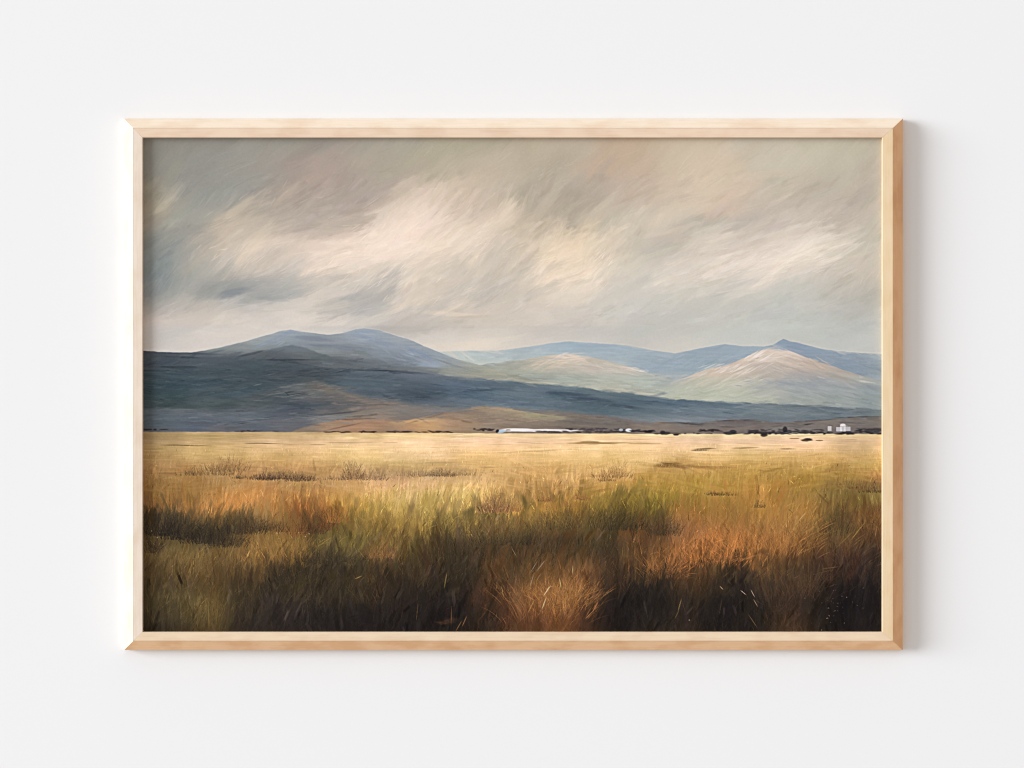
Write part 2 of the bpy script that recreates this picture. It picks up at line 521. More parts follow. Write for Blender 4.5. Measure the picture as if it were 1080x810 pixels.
# thin bright paint along the skyline
edge = below([(a, b - 1.6) for a, b in BACK], .8, .5, 3) * sstep(455, 470, X)
hl = (below([(a, b - 1.5) for a, b in BACK], .7, .5, 3) - below(BACK, .7, .5, 3)).clip(0, 1) * sstep(460, 480, X)
put(hl * .5 * vn(X / 14, Y, 3), (216, 211, 200))
F = field([(358, [(800,128,146,168),(830,118,136,160),(860,132,148,166)]),
           (366, [(470,160,172,182),(520,150,164,178),(560,142,158,176),(600,134,154,176),(640,134,152,174),(680,140,156,174),(760,128,146,168),(800,130,148,170),(830,122,140,164),(860,126,143,165),(890,138,152,168),(925,146,156,166)]),
           (376, [(470,166,176,182),(520,152,166,178),(560,148,162,176),(600,140,156,172),(640,138,154,172),(690,132,148,168),(740,126,144,166),(780,128,146,168),(840,130,146,166),(880,128,143,162),(925,136,149,162)]),
           (386, [(520,166,176,178),(640,146,160,172),(690,128,146,168),(740,128,146,166),(780,134,150,168),(860,128,144,162),(890,122,138,158),(925,128,142,158)]),
           (400, [(700,138,150,164),(860,140,150,160),(925,126,140,155)])], 22, 6, 350, 410)
far = samp(F, X, Y) + np.array([26, 24, 13], np.float32) * (1 - .45 * sstep(800, 850, X))[..., None] + (fbm(X / 22, Y / 1.7, 4, 3) * 16)[..., None]
put(below(BACK, .6, .5, 3), far)

# ---- pale centre hill and green valley
HILL1 = [(440,384),(500,386),(515,383.4),(549,380),(573,375.5),(597,372.6),(612,375),(631,378.6),(660,386),(681,392.4),(707,398.5),(720,404),(760,412),(931,432)]
F = field([(374, [(590,206,196,182),(600,214,202,188)]),
           (381, [(500,150,160,162),(530,158,164,158),(560,180,176,162),(585,196,188,172),(605,202,192,178),(625,190,184,170),(645,178,176,166)]),
           (389, [(480,146,154,154),(530,164,168,158),(570,182,180,166),(600,188,182,170),(630,186,180,170),(660,196,190,178),(690,170,174,170)]),
           (396, [(490,148,152,146),(520,158,162,152),(560,162,168,158),(600,168,174,164),(640,176,180,170),(680,178,184,176),(710,160,166,168)]),
           (404, [(520,130,136,136),(560,148,156,150),(600,162,170,160),(640,176,180,168),(680,176,184,174),(712,164,172,170)]),
           (413, [(560,128,138,140),(600,140,150,148),(650,160,164,154),(700,166,172,162),(740,170,174,164)]),
           (421, [(650,130,138,140),(720,158,164,158),(780,160,166,160)])], 19, 4.5, 368, 430)
s1 = samp(F, X, Y) + (fbm(X / 16, (Y - X * .06) / 1.6, 7, 3) * 24)[..., None]
put(below(HILL1, .6, .8, 5), s1)
for a in [(592,374.5,9,1.3,22,(234,222,208),.9,.4), (582,379,16,1,26,(228,216,202),.7,.5), (604,376,9,1.6,-20,(222,208,196),.8,.4), (613,380,12,1,-18,(214,202,190),.7,.5),
          (640,384,24,1.3,-12,(206,196,184),.6,.6), (668,389.5,16,1.2,-14,(232,222,208),.9,.5), (650,392,22,1.5,-4,(198,192,182),.6,.7),
          (590,384,20,2,20,(206,192,174),.6,.6), (560,388,20,1.6,8,(190,184,166),.5,.6), (620,389,26,2,-6,(196,186,174),.5,.7),
          (560,402,40,1.3,-5,(192,190,178),.5,.6), (630,405,44,1.6,-6,(186,188,176),.5,.7), (520,396,30,1.3,-10,(176,174,162),.5,.6),
          (640,412,40,1.2,-8,(200,198,184),.6,.6), (596,400,38,2,-4,(156,168,160),.4,.6)]:
    dab(*a[:5], a[5], a[6], a[7], .6, int(a[0]) % 7)

# ---- pale right hill
HILL2 = [(640,440),(690,407),(707,402.5),(722,398.6),(743,390.6),(771,384),(790,375.5),(805,369.4),(821,367.4),(841,373.3),(857,379.5),(880,387),(906,396),(931,402)]
F = field([(371, [(812,210,198,188),(826,206,192,182)]),
           (378, [(790,204,190,178),(812,196,186,176),(830,192,180,172),(850,184,174,168)]),
           (386, [(745,196,186,174),(770,190,176,164),(800,184,176,170),(830,180,170,164),(860,178,166,156),(880,168,162,158)]),
           (394, [(725,190,184,174),(750,196,182,168),(780,190,180,170),(815,178,172,166),(850,170,164,158),(885,166,160,154),(915,156,158,156)]),
           (403, [(700,168,172,168),(730,186,184,172),(765,184,184,172),(800,172,172,166),(835,152,158,162),(870,150,156,160),(900,158,162,160),(925,142,152,158)]),
           (412, [(690,168,176,168),(730,176,182,170),(770,180,184,172),(810,164,168,164),(850,148,156,160),(890,146,154,158),(925,132,144,152)]),
           (422, [(700,170,176,164),(740,174,180,168),(790,170,176,166),(850,150,158,158),(890,142,152,154),(925,130,142,148)])], 17, 4.5, 362, 436)
s2 = samp(F, X, Y) + np.array([8, 7, 3], np.float32) + (fbm((X + Y) / 18, (Y + (X - 820) * .25 * np.sign(820 - X)) / 1.6, 8, 3) * 22)[..., None]
put(below(HILL2, .6, .8, 8) * sstep(688, 716, X + (Y - 400) * .6), s2)
for a in [(798,376,16,1.5,31,(232,220,210),.9,.5), (782,383,18,1.2,26,(224,212,202),.7,.6), (772,397,24,1.2,30,(216,210,196),.7,.7), (785,393,12,1,32,(230,222,210),.7,.6),
          (838,373,14,1.2,-24,(220,208,200),.7,.5), (822,369.6,10,1.4,-8,(214,204,196),.7,.5), (768,387.5,30,1.1,23,(214,202,192),.6,.6), (800,374,14,.9,32,(240,232,226),.9,.4), (726,398,20,1,17,(206,198,188),.5,.6), (870,398,36,4,-14,(166,164,164),.5,.7), (845,406,44,3,-4,(152,158,164),.5,.7), (836,395,20,3,-10,(172,166,166),.5,.7), (905,408,30,4,-4,(146,154,160),.5,.7), (860,384,18,2,-22,(186,170,156),.5,.6), (846,381,16,2,-15,(184,168,154),.5,.6),
          (740,394,22,1.3,16,(208,192,178),.6,.6), (758,389,16,1.4,14,(198,180,164),.6,.6), (912,402.5,8,1.2,-8,(204,202,192),.8,.6), (850,398,30,2.4,-10,(150,156,164),.5,.7),
          (812,408,26,2.6,0,(156,162,168),.5,.6), (735,402,30,1.8,12,(198,192,176),.4,.7), (778,404,26,1.5,20,(200,200,186),.5,.7), (700,397,18,1,16,(140,154,168),.35,.8),
          (735,383,14,1,24,(160,174,190),.6,.6), (716,402,26,1,14,(150,162,172),.35,.8)]:
    dab(*a[:5], a[5], a[6], a[7], .6, int(a[0]) % 7)

# ---- big left mountain, lit blue top
LEFT = [(147,370),(175,371.5),(200,372),(229,367.3),(260,360),(284,352.6),(297,349),(306,347.6),(323,350.5),(349,353.3),(364,351),(375,347.6),(384,346.6),(400,348.6),(414,353),(431,358),(448,365.4),(465,372),(482,378.6),(503,384),(530,392),(560,400),(590,408),(640,420),(931,480)]
put((below([(a, b - 1.3) for a, b in LEFT], .6, .4, 2) - below(LEFT, .6, .4, 2)).clip(0, 1) * .5 * sstep(190, 260, X) * (X < 470) * vn(X / 11, Y, 5), (210, 210, 210))
F = field([(350, [(300,128,142,160),(385,130,144,162)]),
           (358, [(265,126,138,150),(300,118,132,152),(345,112,124,142),(385,120,134,156),(420,130,142,160)]),
           (366, [(160,70,80,90),(230,112,124,138),(265,110,122,136),(300,106,120,140),(335,110,122,140),(370,106,118,136),(400,112,126,148),(435,118,132,154),(460,132,144,160)]),
           (374, [(160,66,76,86),(200,74,86,98),(240,84,96,108),(280,84,94,104),(330,98,108,120),(370,98,108,122),(410,100,114,136),(440,106,122,146),(470,122,136,156),(490,134,142,150)]),
           (382, [(160,62,74,84),(230,70,82,92),(300,76,86,94),(350,88,98,108),(400,92,104,120),(430,96,110,132),(460,118,132,152),(490,128,136,142),(515,138,144,142)]),
           (392, [(160,60,72,80),(300,70,80,88),(400,84,94,104),(440,96,106,118),(480,118,126,132),(520,138,142,138)]),
           (400, [(500,112,118,122),(540,118,126,128)])], 20, 4.5, 344, 406)
blu = sstep(70, 118, samp(F, X, Y).mean(-1))
sl = samp(F, X, Y) + np.array([10, 6, 5], np.float32) + np.array([18, 18, 7], np.float32) * blu[..., None] + (fbm(X / 24, (Y - X * .03) / 1.8, 10, 3) * 18)[..., None]
put(below(LEFT, .55, .5, 2), sl)
R2 = [(147,374),(219,377),(250,375),(265,372.5),(284,369),(300,364.5),(308,363.4),(323,367.3),(340,374),(371,377),(400,380),(436,386),(458,391),(500,398),(640,420),(931,490)]
put(below(R2, 1.2, .8, 4) * .42 * (1 - sstep(330, 470, X)), (70, 80, 88))
for a in [(285,360,26,3,24,(136,150,168),.5,.6), (392,358,30,3.5,-16,(130,146,170),.5,.6), (440,372,24,2.5,-24,(122,140,166),.6,.6), (450,384,16,2.6,-4,(150,164,184),.7,.5),
          (440,379,18,1.2,-18,(156,170,188),.5,.6), (265,373,16,1.4,14,(56,64,72),.6,.6), (190,376.5,24,1.3,-2,(50,58,66),.7,.6), (330,357,24,3,-6,(112,122,140),.5,.6),
          (305,351,12,2,8,(140,156,176),.6,.5), (386,350,16,2.2,0,(140,156,178),.6,.5), (475,384,22,1.2,-18,(108,116,122),.5,.6),
          (405,356,22,1.6,-28,(146,158,176),.5,.7), (355,366,40,2.4,-4,(100,110,124),.5,.7), (200,373,40,1.2,-1,(58,68,80),.6,.6)]:
    dab(*a[:5], a[5], a[6], a[7], .6, int(a[0]) % 7)

# ---- dark slate slope running down to the right
SLOPE = [(147,386),(212,387),(240,382),(260,378.6),(296,380),(320,384.6),(345,389),(371,389.4),(400,389.5),(448,393),(496,399),(535,402),(580,406),(617,409),(640,412),(660,414.5),(712,421),(764,423.5),(815,425.4),(867,428),(931,432)]
F = field([(386, [(160,58,70,78),(250,62,74,82),(320,66,76,84),(390,80,92,102)]),
           (396, [(160,54,68,76),(250,60,72,80),(320,68,76,82),(390,76,88,98),(440,92,102,114),(490,94,104,116)]),
           (406, [(160,52,68,76),(240,58,72,80),(320,64,76,84),(390,74,88,98),(430,72,84,96),(490,76,90,106),(540,78,90,104),(590,94,106,118)]),
           (416, [(160,52,68,74),(240,60,74,82),(320,66,76,84),(390,76,88,98),(440,64,76,88),(500,70,86,102),(545,86,98,112),(590,70,84,98),(640,84,96,108),(690,88,102,114)]),
           (425, [(160,52,66,70),(240,64,76,80),(400,86,94,100),(470,84,96,108),(520,94,106,118),(560,86,98,112),(620,64,76,90),(660,68,82,96),(710,80,96,110),(760,90,106,118),(820,104,116,122),(900,110,122,128)]),
           (434, [(160,60,70,74),(500,110,116,124),(600,84,96,108),(640,72,86,98),(680,84,96,108),(720,94,108,120),(760,98,112,122),(820,104,116,122),(870,98,110,118),(925,104,114,120)]),
           (443, [(650,100,106,114),(700,112,120,128),(740,108,116,124),(800,98,108,116),(925,96,104,110)])], 24, 5, 376, 450)
sd_ = samp(F, X, Y) + np.array([10, 10, 9], np.float32) + np.array([6, 9, 6], np.float32) * (sstep(440, 560, X) * (1 - sstep(640, 760, X)))[..., None] + (fbm(X / 26, (Y - X * .08) / 1.8, 12, 3) * 17)[..., None] + (fbm(X / 30, Y / 20, 1, 3) * 10)[..., None]
m = below(SLOPE, .9, .9, 6)
m = m * (1 - .55 * (1 - sstep(0, 7, Y - poly(SLOPE, X))) * (1 - sstep(300, 420, X)))
put(m, sd_)
for a in [(505,397.5,34,1.4,-9,(176,172,158),.5,.7), (560,402.5,40,1.3,-5,(188,184,168),.5,.7), (610,407,44,1.4,-5,(196,192,174),.55,.7), (665,412.5,40,1.4,-9,(206,202,184),.6,.7), (720,418,40,1.2,-4,(196,196,180),.45,.7), (780,421,40,1,-2,(186,190,178),.4,.7)]:
    dab(*a[:5], a[5], a[6], a[7], .6, int(a[0]) % 7)
for a in [(300,379.5,34,1,0,(46,54,62),.7,.6), (330,386,34,.6,-10,(58,66,76),.5,.9), (352,393,20,.5,8,(54,62,72),.45,.9), (345,396.5,22,.5,2,(50,58,68),.6,.7), (362,391,10,.6,16,(46,54,64),.6,.6), (340,391,12,.5,-16,(50,58,68),.6,.6), (328,394,14,.5,10,(50,60,70),.5,.6), (348,389,9,1.2,10,(100,110,118),.4,.8),
          (420,392,30,1.2,-4,(56,62,72),.7,.6), (390,390.5,30,1,-1,(54,60,70),.6,.6), (180,387,30,1,0,(46,56,64),.6,.6), (160,391,24,1,0,(48,58,66),.5,.6),
          (445,418,13,2,-14,(52,64,78),.5,.9), (408,418,9,1.6,-22,(52,62,74),.5,.9), (505,411,24,1.8,4,(54,68,86),.6,.7), (500,400.5,20,1,-5,(150,156,156),.4,.6),
          (600,416,30,2.6,-4,(56,68,84),.6,.7), (620,421,26,2.2,-4,(52,64,80),.6,.7), (560,414,26,2.4,8,(108,120,134),.5,.7), (575,410,22,1.4,-8,(90,104,120),.5,.7),
          (650,428,28,1.8,-6,(58,70,84),.5,.7), (690,424,40,1.4,-8,(68,84,100),.5,.7), (640,412.5,22,.9,-8,(196,192,176),.5,.5), (690,418.6,26,.8,-9,(190,188,176),.4,.5),
          (790,427,24,1.4,12,(140,150,152),.5,.6), (800,432,30,1.5,14,(124,136,140),.5,.7), (850,428,24,1,2,(80,92,98),.6,.6), (880,431,26,1.2,-4,(92,104,110),.5,.6),
          (865,437,40,1.6,-3,(122,132,134),.4,.7), (725,437,34,1.8,-4,(108,118,126),.5,.7), (560,427,50,2.2,-3,(80,94,110),.5,.7), (520,421,40,2.4,-2,(70,86,104),.5,.7),
          (200,405,60,5,4,(50,64,72),.4,.6), (262,398,40,5,20,(66,78,84),.4,.6), (230,412,46,4,14,(62,76,78),.4,.6)]:
    dab(*a[:5], a[5], a[6], a[7], .6, int(a[0]) % 7)

# ---- grey foothills with brown patches (left and centre)
FOOT = [(147,431.5),(200,431),(224,430),(240,424),(262,417),(284,411),(300,406),(318,402.5),(330,401.5),(342,403),(354,409),(366,413.5),(383,417),(400,421),(425,425),(448,428),(496,429.5),(544,431),(592,434),(641,439),(680,446),(740,460),(931,480)]
F = field([(404, [(310,92,96,98),(330,104,102,98)]),
           (411, [(285,84,90,92),(310,94,98,100),(332,106,104,98),(352,110,106,100)]),
           (419, [(230,70,80,84),(270,82,88,90),(300,80,88,92),(325,96,96,96),(350,106,102,99),(375,118,110,102),(400,104,104,106)]),
           (427, [(230,74,82,84),(270,84,90,92),(310,78,84,90),(340,84,88,92),(370,106,102,100),(395,124,112,104),(430,122,114,108),(470,112,112,112)]),
           (434, [(160,88,96,100),(200,94,100,104),(260,92,98,102),(310,86,90,98),(350,110,106,104),(390,136,124,112),(430,132,122,114),(470,126,120,116),(520,140,122,110),(580,130,118,108)]),
           (441, [(160,92,100,106),(200,98,104,110),(260,98,104,110),(310,96,100,106),(350,126,122,118),(390,148,130,114),(440,130,118,110),(500,142,122,108),(600,124,110,104)]),
           (448, [(160,86,94,100),(200,94,100,108),(260,96,100,106),(310,104,104,108),(350,120,114,110),(400,140,118,104),(440,136,118,106),(600,120,106,100)]),
           (454, [(160,90,92,94),(240,104,102,104),(310,108,104,104),(400,130,112,98),(600,116,104,98)])], 17, 4, 398, 458)
sf = samp(F, X, Y) * np.array([.97, 1, 1.02], np.float32) + (fbm(X / 20, (Y - X * .02) / 1.5, 14, 3) * 18)[..., None]
put(below(FOOT, 3.2, 1.4, 9), sf)
for a in [(305,413.5,7,.7,14,(50,56,64),.75,.8), (309,416,8,.7,12,(52,56,64),.7,.8), (303,415.5,3,.7,-40,(50,56,64),.7,.6), (318,430,20,1,8,(62,68,78),.6,.8), (280,420,14,1,22,(62,70,78),.45,.9),
          (366,416,12,1.4,-18,(142,128,116),.45,.9), (378,421,12,1.1,-16,(146,130,116),.45,.8), (385,430,26,1.6,6,(150,132,116),.6,.7), (340,410,14,3,-20,(124,108,96),.5,.6),
          (262,444,26,1,6,(62,68,78),.6,.6), (256,446.4,10,.8,6,(50,54,62),.7,.6), (300,439,36,1,4,(72,78,88),.5,.7), (355,436,34,1.1,6,(62,64,70),.6,.7),
          (380,439,20,1,4,(70,66,68),.6,.6), (190,432,40,1,1,(110,116,118),.5,.7), (240,436,50,2,2,(104,110,114),.4,.7), (300,444,50,1.6,2,(112,112,114),.5,.7),
          (345,444,24,1.4,8,(132,128,124),.5,.7), (200,446,50,1.6,0,(78,86,94),.5,.7)]:
    dab(*a[:5], a[5], a[6], a[7], .6, int(a[0]) % 7)

# ---- warm mounds
MND = [(300,458),(313,453),(326,449.5),(340,446),(357,442.3),(370,441),(381,440.8),(400,443.6),(419,445.5),(434,442),(448,439),(465,436),(480,434),(496,430.5),(511,428.4),(535,430),(552,433.5),(568,436.8),(593,439.4),(602,438),(609,437),(625,439),(641,441.6),(660,446),(680,451),(700,458),(931,470)]
F = field([(431, [(510,150,128,112),(530,158,136,118)]),
           (438, [(440,150,124,104),(470,142,118,104),(500,142,120,106),(530,146,126,112),(560,156,142,118),(585,154,142,120),(609,122,108,102)]),
           (445, [(340,150,122,104),(370,160,124,104),(395,158,124,104),(430,178,138,104),(455,176,138,108),(480,160,126,106),(510,138,118,106),(540,142,122,110),(570,134,116,106),(610,118,106,102),(650,116,106,102)]),
           (451, [(320,128,110,102),(350,164,130,108),(385,170,128,104),(420,152,120,102),(450,184,142,106),(480,162,130,108),(520,142,122,110),(560,132,114,104),(610,120,104,98),(660,116,104,98)]),
           (456, [(320,140,118,100),(400,150,120,98),(500,150,124,104),(600,120,104,96)])], 15, 3.6, 424, 460)
sm = samp(F, X, Y) * np.array([1.0, 1.05, 1.03], np.float32) + np.array([16, 14, 8], np.float32) * np.exp(-((X - 445) / 30) ** 2 - ((Y - 446) / 6) ** 2)[..., None] + (fbm(X / 15, (Y - X * .02) / 1.6, 15, 3) * 18)[..., None]
put(below(MND, 1.0, 1.0, 10) * (1 - sstep(655, 690, X)), sm)
for a in [(372,442,26,.9,2,(80,66,62),.6,.5), (500,432.4,26,.7,7,(112,98,90),.45,.8), (560,435.5,26,.9,-8,(176,160,130),.6,.6), (528,431.6,18,.9,-6,(172,150,130),.6,.6),
          (500,441,20,.9,6,(124,106,96),.4,.8), (538,443,24,1,-4,(112,98,92),.5,.6), (450,441,22,1.1,16,(112,88,74),.5,.6), (575,442,30,1.4,6,(146,132,112),.5,.6),
          (440,449,24,3,10,(190,146,106),.5,.5), (362,450,22,1,12,(112,84,76),.6,.6), (510,447,30,1.2,4,(156,132,116),.5,.6),
          (620,446,40,1.2,-4,(98,88,88),.5,.6)]:
    dab(*a[:5], a[5], a[6], a[7], .6, int(a[0]) % 7)

# ---- low dark hills at the right
LOW = [(630,452),(655,448.5),(675,447.2),(692,445.4),(707,444.8),(722,445.6),(738,446.2),(755,444),(771,442.5),(795,442.7),(805,444),(816,445.4),(829,445),(841,444.3),(860,443),(880,441.8),(906,439.8),(931,439)]
F = field([(442, [(780,90,88,90),(860,106,102,102),(910,108,104,102)]),
           (447, [(680,120,110,104),(740,102,98,98),(780,96,92,92),(830,104,100,100),(880,112,106,104),(925,100,96,96)]),
           (453, [(660,120,106,98),(720,112,104,100),(780,106,98,96),(830,108,104,104),(880,104,98,98),(925,90,86,86)])], 18, 3.5, 438, 460)
sw = samp(F, X, Y) + np.array([14, 12, 8], np.float32) + (fbm(X / 15, Y / 1.5, 3, 3) * 15)[..., None]
put(below(LOW, .7, .6, 12) * sstep(640, 690, X), sw)
for a in [(776,443.4,22,.8,2,(60,60,66),.7,.5), (715,446,26,.8,0,(72,70,74),.6,.5), (728,447,12,.8,-4,(66,64,68),.6,.5), (850,447.8,9,1,8,(52,50,54),.8,.4), (905,440,30,.8,2,(58,58,62),.7,.5),
          (860,443.6,24,.7,4,(74,72,74),.6,.6), (898,446,14,.8,-2,(66,62,66),.6,.6), (700,452,36,1,0,(128,118,110),.5,.6), (835,450,24,1,2,(124,118,116),.4,.6), (770,450,40,1,-2,(118,108,104),.4,.6)]:
    dab(*a[:5], a[5], a[6], a[7], .5, int(a[0]) % 7)

def slope_ang(x, y):
    if y > poly(SLOPE, x) - 9 and y < poly(SLOPE, x) + 12 and x > 420:
        return -4
    if y < 432 and x > 700:
        return 22 if x < 815 else -14
    if y < 400 and 520 < x <= 700:
        return 12 if x < 600 else -9
    if y < 385 and x < 500:
        return 14 if x < 300 else (-4 if x < 380 else -22)
    return -3 if x > 420 else 2


img0 = img.copy()
stroke_layer(1500, (PX0, 362, PX1, 452), 22, 3.4, slope_ang, .5, 5, 31)
stroke_layer(1300, (PX0, 374, PX1, 450), 12, 2.0, slope_ang, .6, 7, 32)
mr = np.random.default_rng(77)
for (cx, cy, sx_, sy_, n, dg, c) in [
    (775, 389, 24, 5, 44, 25, (226,218,210)), (798, 375, 10, 3, 22, 31, (240,233,226)), (845, 396, 34, 6, 30, -10, (168,168,170)), (845, 383, 22, 5, 24, -20, (204,190,178)), (815, 378, 12, 5, 16, 10, (224,212,204)), (790, 404, 40, 6, 30, 12, (186,186,176)),
    (840, 404, 40, 7, 30, -6, (150,158,166)), (600, 380, 16, 5, 30, 5, (226,212,196)), (650, 392, 30, 5, 26, -10, (206,198,186)), (575, 384, 22, 5, 24, 18, (206,194,176)), (620, 402, 50, 5, 30, -6, (182,188,176)),
    (285, 360, 18, 5, 16, 20, (150,162,174)), (385, 357, 20, 5, 18, -8, (156,167,179)), (434, 373, 12, 5, 14, -22, (154,167,179)), (640, 376, 50, 5, 16, -2, (166,178,188)), (750, 376, 22, 4, 10, 6, (162,175,187)),
    (320, 415, 40, 10, 40, 3, (126,128,126)), (240, 408, 60, 12, 40, 6, (82,94,100)), (340, 442, 50, 5, 34, 2, (132,130,128)), (500, 442, 60, 5, 36, 2, (166,144,124)), (560, 422, 70, 6, 36, -3, (104,118,130)), (790, 433, 80, 5, 36, -2, (128,140,144)),
    (330, 394, 50, 8, 40, 4, (58,68,76)), (460, 415, 50, 8, 30, -6, (66,80,92)), (390, 425, 30, 5, 24, -3, (140,128,118)), (820, 449, 60, 3, 24, 1, (92,88,88)), (250, 440, 60, 6, 36, 2, (110,116,120))]:
    for i in range(n):
        dab(mr.normal(cx, sx_ * .6), max(mr.normal(cy, sy_ * .5), poly(LEFT, cx) + 2 if cx < 460 else 366), mr.uniform(3, 10), mr.uniform(.35, .9), dg + mr.normal(0, 6),
            tuple(np.array(c) + mr.normal(0, 5)), mr.uniform(.2, .6), .6, .5, int(mr.integers(0, 9)))

put((1 - below(BACK, .6, .5, 3)) * (1 - below(LEFT, .55, .5, 2)), img0)

# ---- the grass plain
FLD = [
 (456, [(160,150,130,98),(230,176,152,114),(300,182,158,118),(370,190,162,118),(440,206,178,132),(520,216,190,146),(600,214,188,144),(680,208,184,144),(760,216,196,156),(840,214,194,156),(925,196,176,142)]),
 (463, [(160,168,142,98),(230,200,172,120),(300,204,174,122),(370,214,184,130),(440,224,194,138),(520,230,202,150),(600,226,196,142),(680,224,196,144),(760,228,202,152),(840,222,196,146),(925,204,176,132)]),
 (472, [(160,174,140,84),(230,202,166,102),(300,204,170,106),(370,212,178,112),(440,218,186,122),(520,224,190,124),(600,222,188,118),(680,216,178,112),(760,218,182,116),(840,220,184,118),(925,200,164,108)]),
 (482, [(160,172,134,78),(230,194,156,92),(300,198,160,96),(370,206,170,102),(440,206,176,114),(520,216,178,108),(600,218,182,110),(680,210,176,104),(760,206,166,92),(840,204,162,88),(925,186,146,84)]),
 (492, [(160,166,126,72),(230,180,140,82),(300,186,146,86),(370,186,150,90),(440,186,152,90),(520,204,168,102),(600,206,168,98),(650,204,168,96),(700,172,136,68),(760,176,138,66),(840,180,142,70),(925,170,132,72)]),
 (502, [(160,164,120,66),(200,172,126,70),(250,176,134,78),(300,160,126,76),(360,176,138,82),(420,170,138,84),(470,176,146,92),(520,196,160,98),(580,196,158,92),(640,190,152,84),(700,166,134,62),(760,166,132,58),(840,166,128,58),(890,150,114,58),(925,158,110,64)]),
 (512, [(160,156,112,60),(200,166,118,64),(260,168,126,70),(320,168,132,74),(380,182,146,84),(430,188,152,90),(480,192,156,94),(530,184,148,86),(580,178,142,80),(640,170,134,66),(690,160,128,56),(740,150,124,50),(790,162,126,56),(840,156,122,54),(890,126,98,54),(925,112,80,52)]),
 (524, [(160,148,106,56),(200,158,110,60),(250,164,116,62),(300,160,116,64),(350,166,128,68),(390,176,144,72),(430,166,144,76),(480,158,136,74),(530,158,126,70),(580,158,122,68),(620,148,120,60),(660,116,104,46),(700,140,116,46),(750,150,118,52),(790,154,116,54),(840,136,108,52),(890,116,98,56),(925,116,102,58)]),
 (535, [(160,142,100,54),(200,154,108,58),(250,154,106,56),(290,130,92,50),(330,132,86,46),(370,140,112,54),(400,136,118,54),(440,134,116,56),(480,140,116,60),(520,128,102,54),(560,118,94,48),(600,112,90,44),(640,92,84,38),(680,92,82,36),(720,132,98,48),(760,150,108,54),(800,170,118,62),(840,138,106,56),(880,108,88,52),(925,110,94,56)]),
 (548, [(160,52,44,32),(185,56,48,34),(210,130,92,50),(250,88,66,40),(290,110,78,46),(325,92,56,36),(350,106,72,40),(390,112,94,48),(440,122,104,52),(480,96,80,42),(520,66,56,34),(560,78,66,38),(600,78,64,36),(650,56,52,30),(690,72,60,34),(730,138,92,50),(770,152,102,54),(810,172,118,62),(845,146,106,58),(880,76,62,40),(905,84,64,40),(925,100,66,38)]),
 (560, [(160,60,48,34),(185,40,38,30),(215,50,44,32),(245,52,44,32),(275,72,56,36),(300,104,74,42),(325,68,46,32),(350,94,68,38),(390,102,90,46),(440,116,94,48),(480,82,68,38),(520,52,44,30),(560,62,52,32),(600,66,54,32),(650,52,46,28),(690,84,60,34),(725,156,104,56),(770,158,104,56),(815,166,112,60),(850,128,94,52),(880,60,50,34),(905,70,46,30),(925,66,42,28)]),
 (574, [(160,92,74,42),(190,80,66,40),(220,42,38,28),(245,60,52,34),(275,108,84,48),(310,110,86,48),(345,84,74,42),(380,78,70,38),(430,80,66,38),(480,48,40,28),(530,46,38,26),(580,54,44,28),(630,66,54,32),(680,116,78,42),(720,156,100,54),(770,162,104,56),(820,168,112,60),(850,120,86,48),(880,58,46,32),(905,62,42,30),(925,56,36,26)]),
 (590, [(160,88,72,42),(200,96,78,44),(240,76,62,38),(275,108,84,48),(310,102,80,44),(345,56,50,34),(380,58,50,32),(400,80,56,36),(440,56,46,30),(490,40,34,26),(540,50,40,28),(580,66,48,30),(630,66,48,30),(680,114,74,40),(720,118,78,44),(770,124,80,44),(820,138,92,50),(850,98,68,40),(885,78,50,34),(925,46,34,28)]),
 (606, [(160,80,66,40),(200,92,78,46),(240,76,62,38),(275,86,68,40),(310,56,48,32),(345,44,38,30),(390,56,44,30),(440,52,40,28),(490,44,36,28),(530,92,60,34),(570,116,76,40),(610,108,72,40),(650,60,44,30),(690,72,52,32),(730,62,46,30),(770,52,42,28),(820,98,68,40),(860,72,48,32),(900,68,42,30),(925,40,32,28)]),
 (625, [(160,68,58,36),(195,78,68,42),(225,72,58,34),(260,60,50,34),(300,44,38,30),(345,36,32,28),(400,44,34,28),(450,38,30,26),(490,44,34,26),(530,96,62,36),(570,124,78,42),(610,112,72,40),(640,54,38,28),(690,32,28,24),(725,60,44,28),(765,36,30,26),(820,64,46,32),(850,84,58,36),(880,36,30,26),(925,32,28,26)]),
 (643, [(160,58,50,32),(190,58,50,32),(222,80,62,34),(255,54,46,32),(300,40,36,30),(350,34,30,28),(420,38,30,26),(470,32,26,24),(520,62,42,28),(560,108,68,38),(600,116,72,38),(625,80,52,32),(650,28,24,22),(690,34,28,24),(725,54,40,28),(765,30,26,24),(800,40,32,26),(830,74,52,34),(850,68,48,32),(875,28,25,23),(925,28,26,24)]),
 (662, [(160,42,38,26),(195,50,42,28),(222,74,58,32),(260,40,34,28),(300,36,32,28),(350,32,29,26),(420,30,26,24),(470,28,24,22),(510,44,32,24),(550,88,54,32),(600,104,62,34),(628,48,32,24),(650,24,22,20),(690,40,32,26),(720,46,34,26),(760,28,25,22),(800,30,26,22),(828,74,52,34),(850,56,40,28),(870,26,24,22),(925,27,25,23)]),
]
GAIN = {456: (1.04, 1.04, 1.06), 463: (1.08, 1.09, 1.14), 472: (1.12, 1.15, 1.27), 482: (1.10, 1.12, 1.2), 492: (1.08, 1.07, 1.12), 502: (1.07, 1.05, 1.1),
        512: (1.10, 1.07, 1.1), 524: (1.15, 1.11, 1.1), 535: (1.24, 1.17, 1.12), 548: (1.27, 1.24, 1.16), 560: (1.22, 1.19, 1.12), 574: (1.19, 1.16, 1.08),
        590: (1.18, 1.15, 1.07), 606: (1.14, 1.11, 1.05), 625: (1.1, 1.08, 1.04), 643: (1.08, 1.06, 1.02), 662: (1.04, 1.04, 1.02)}
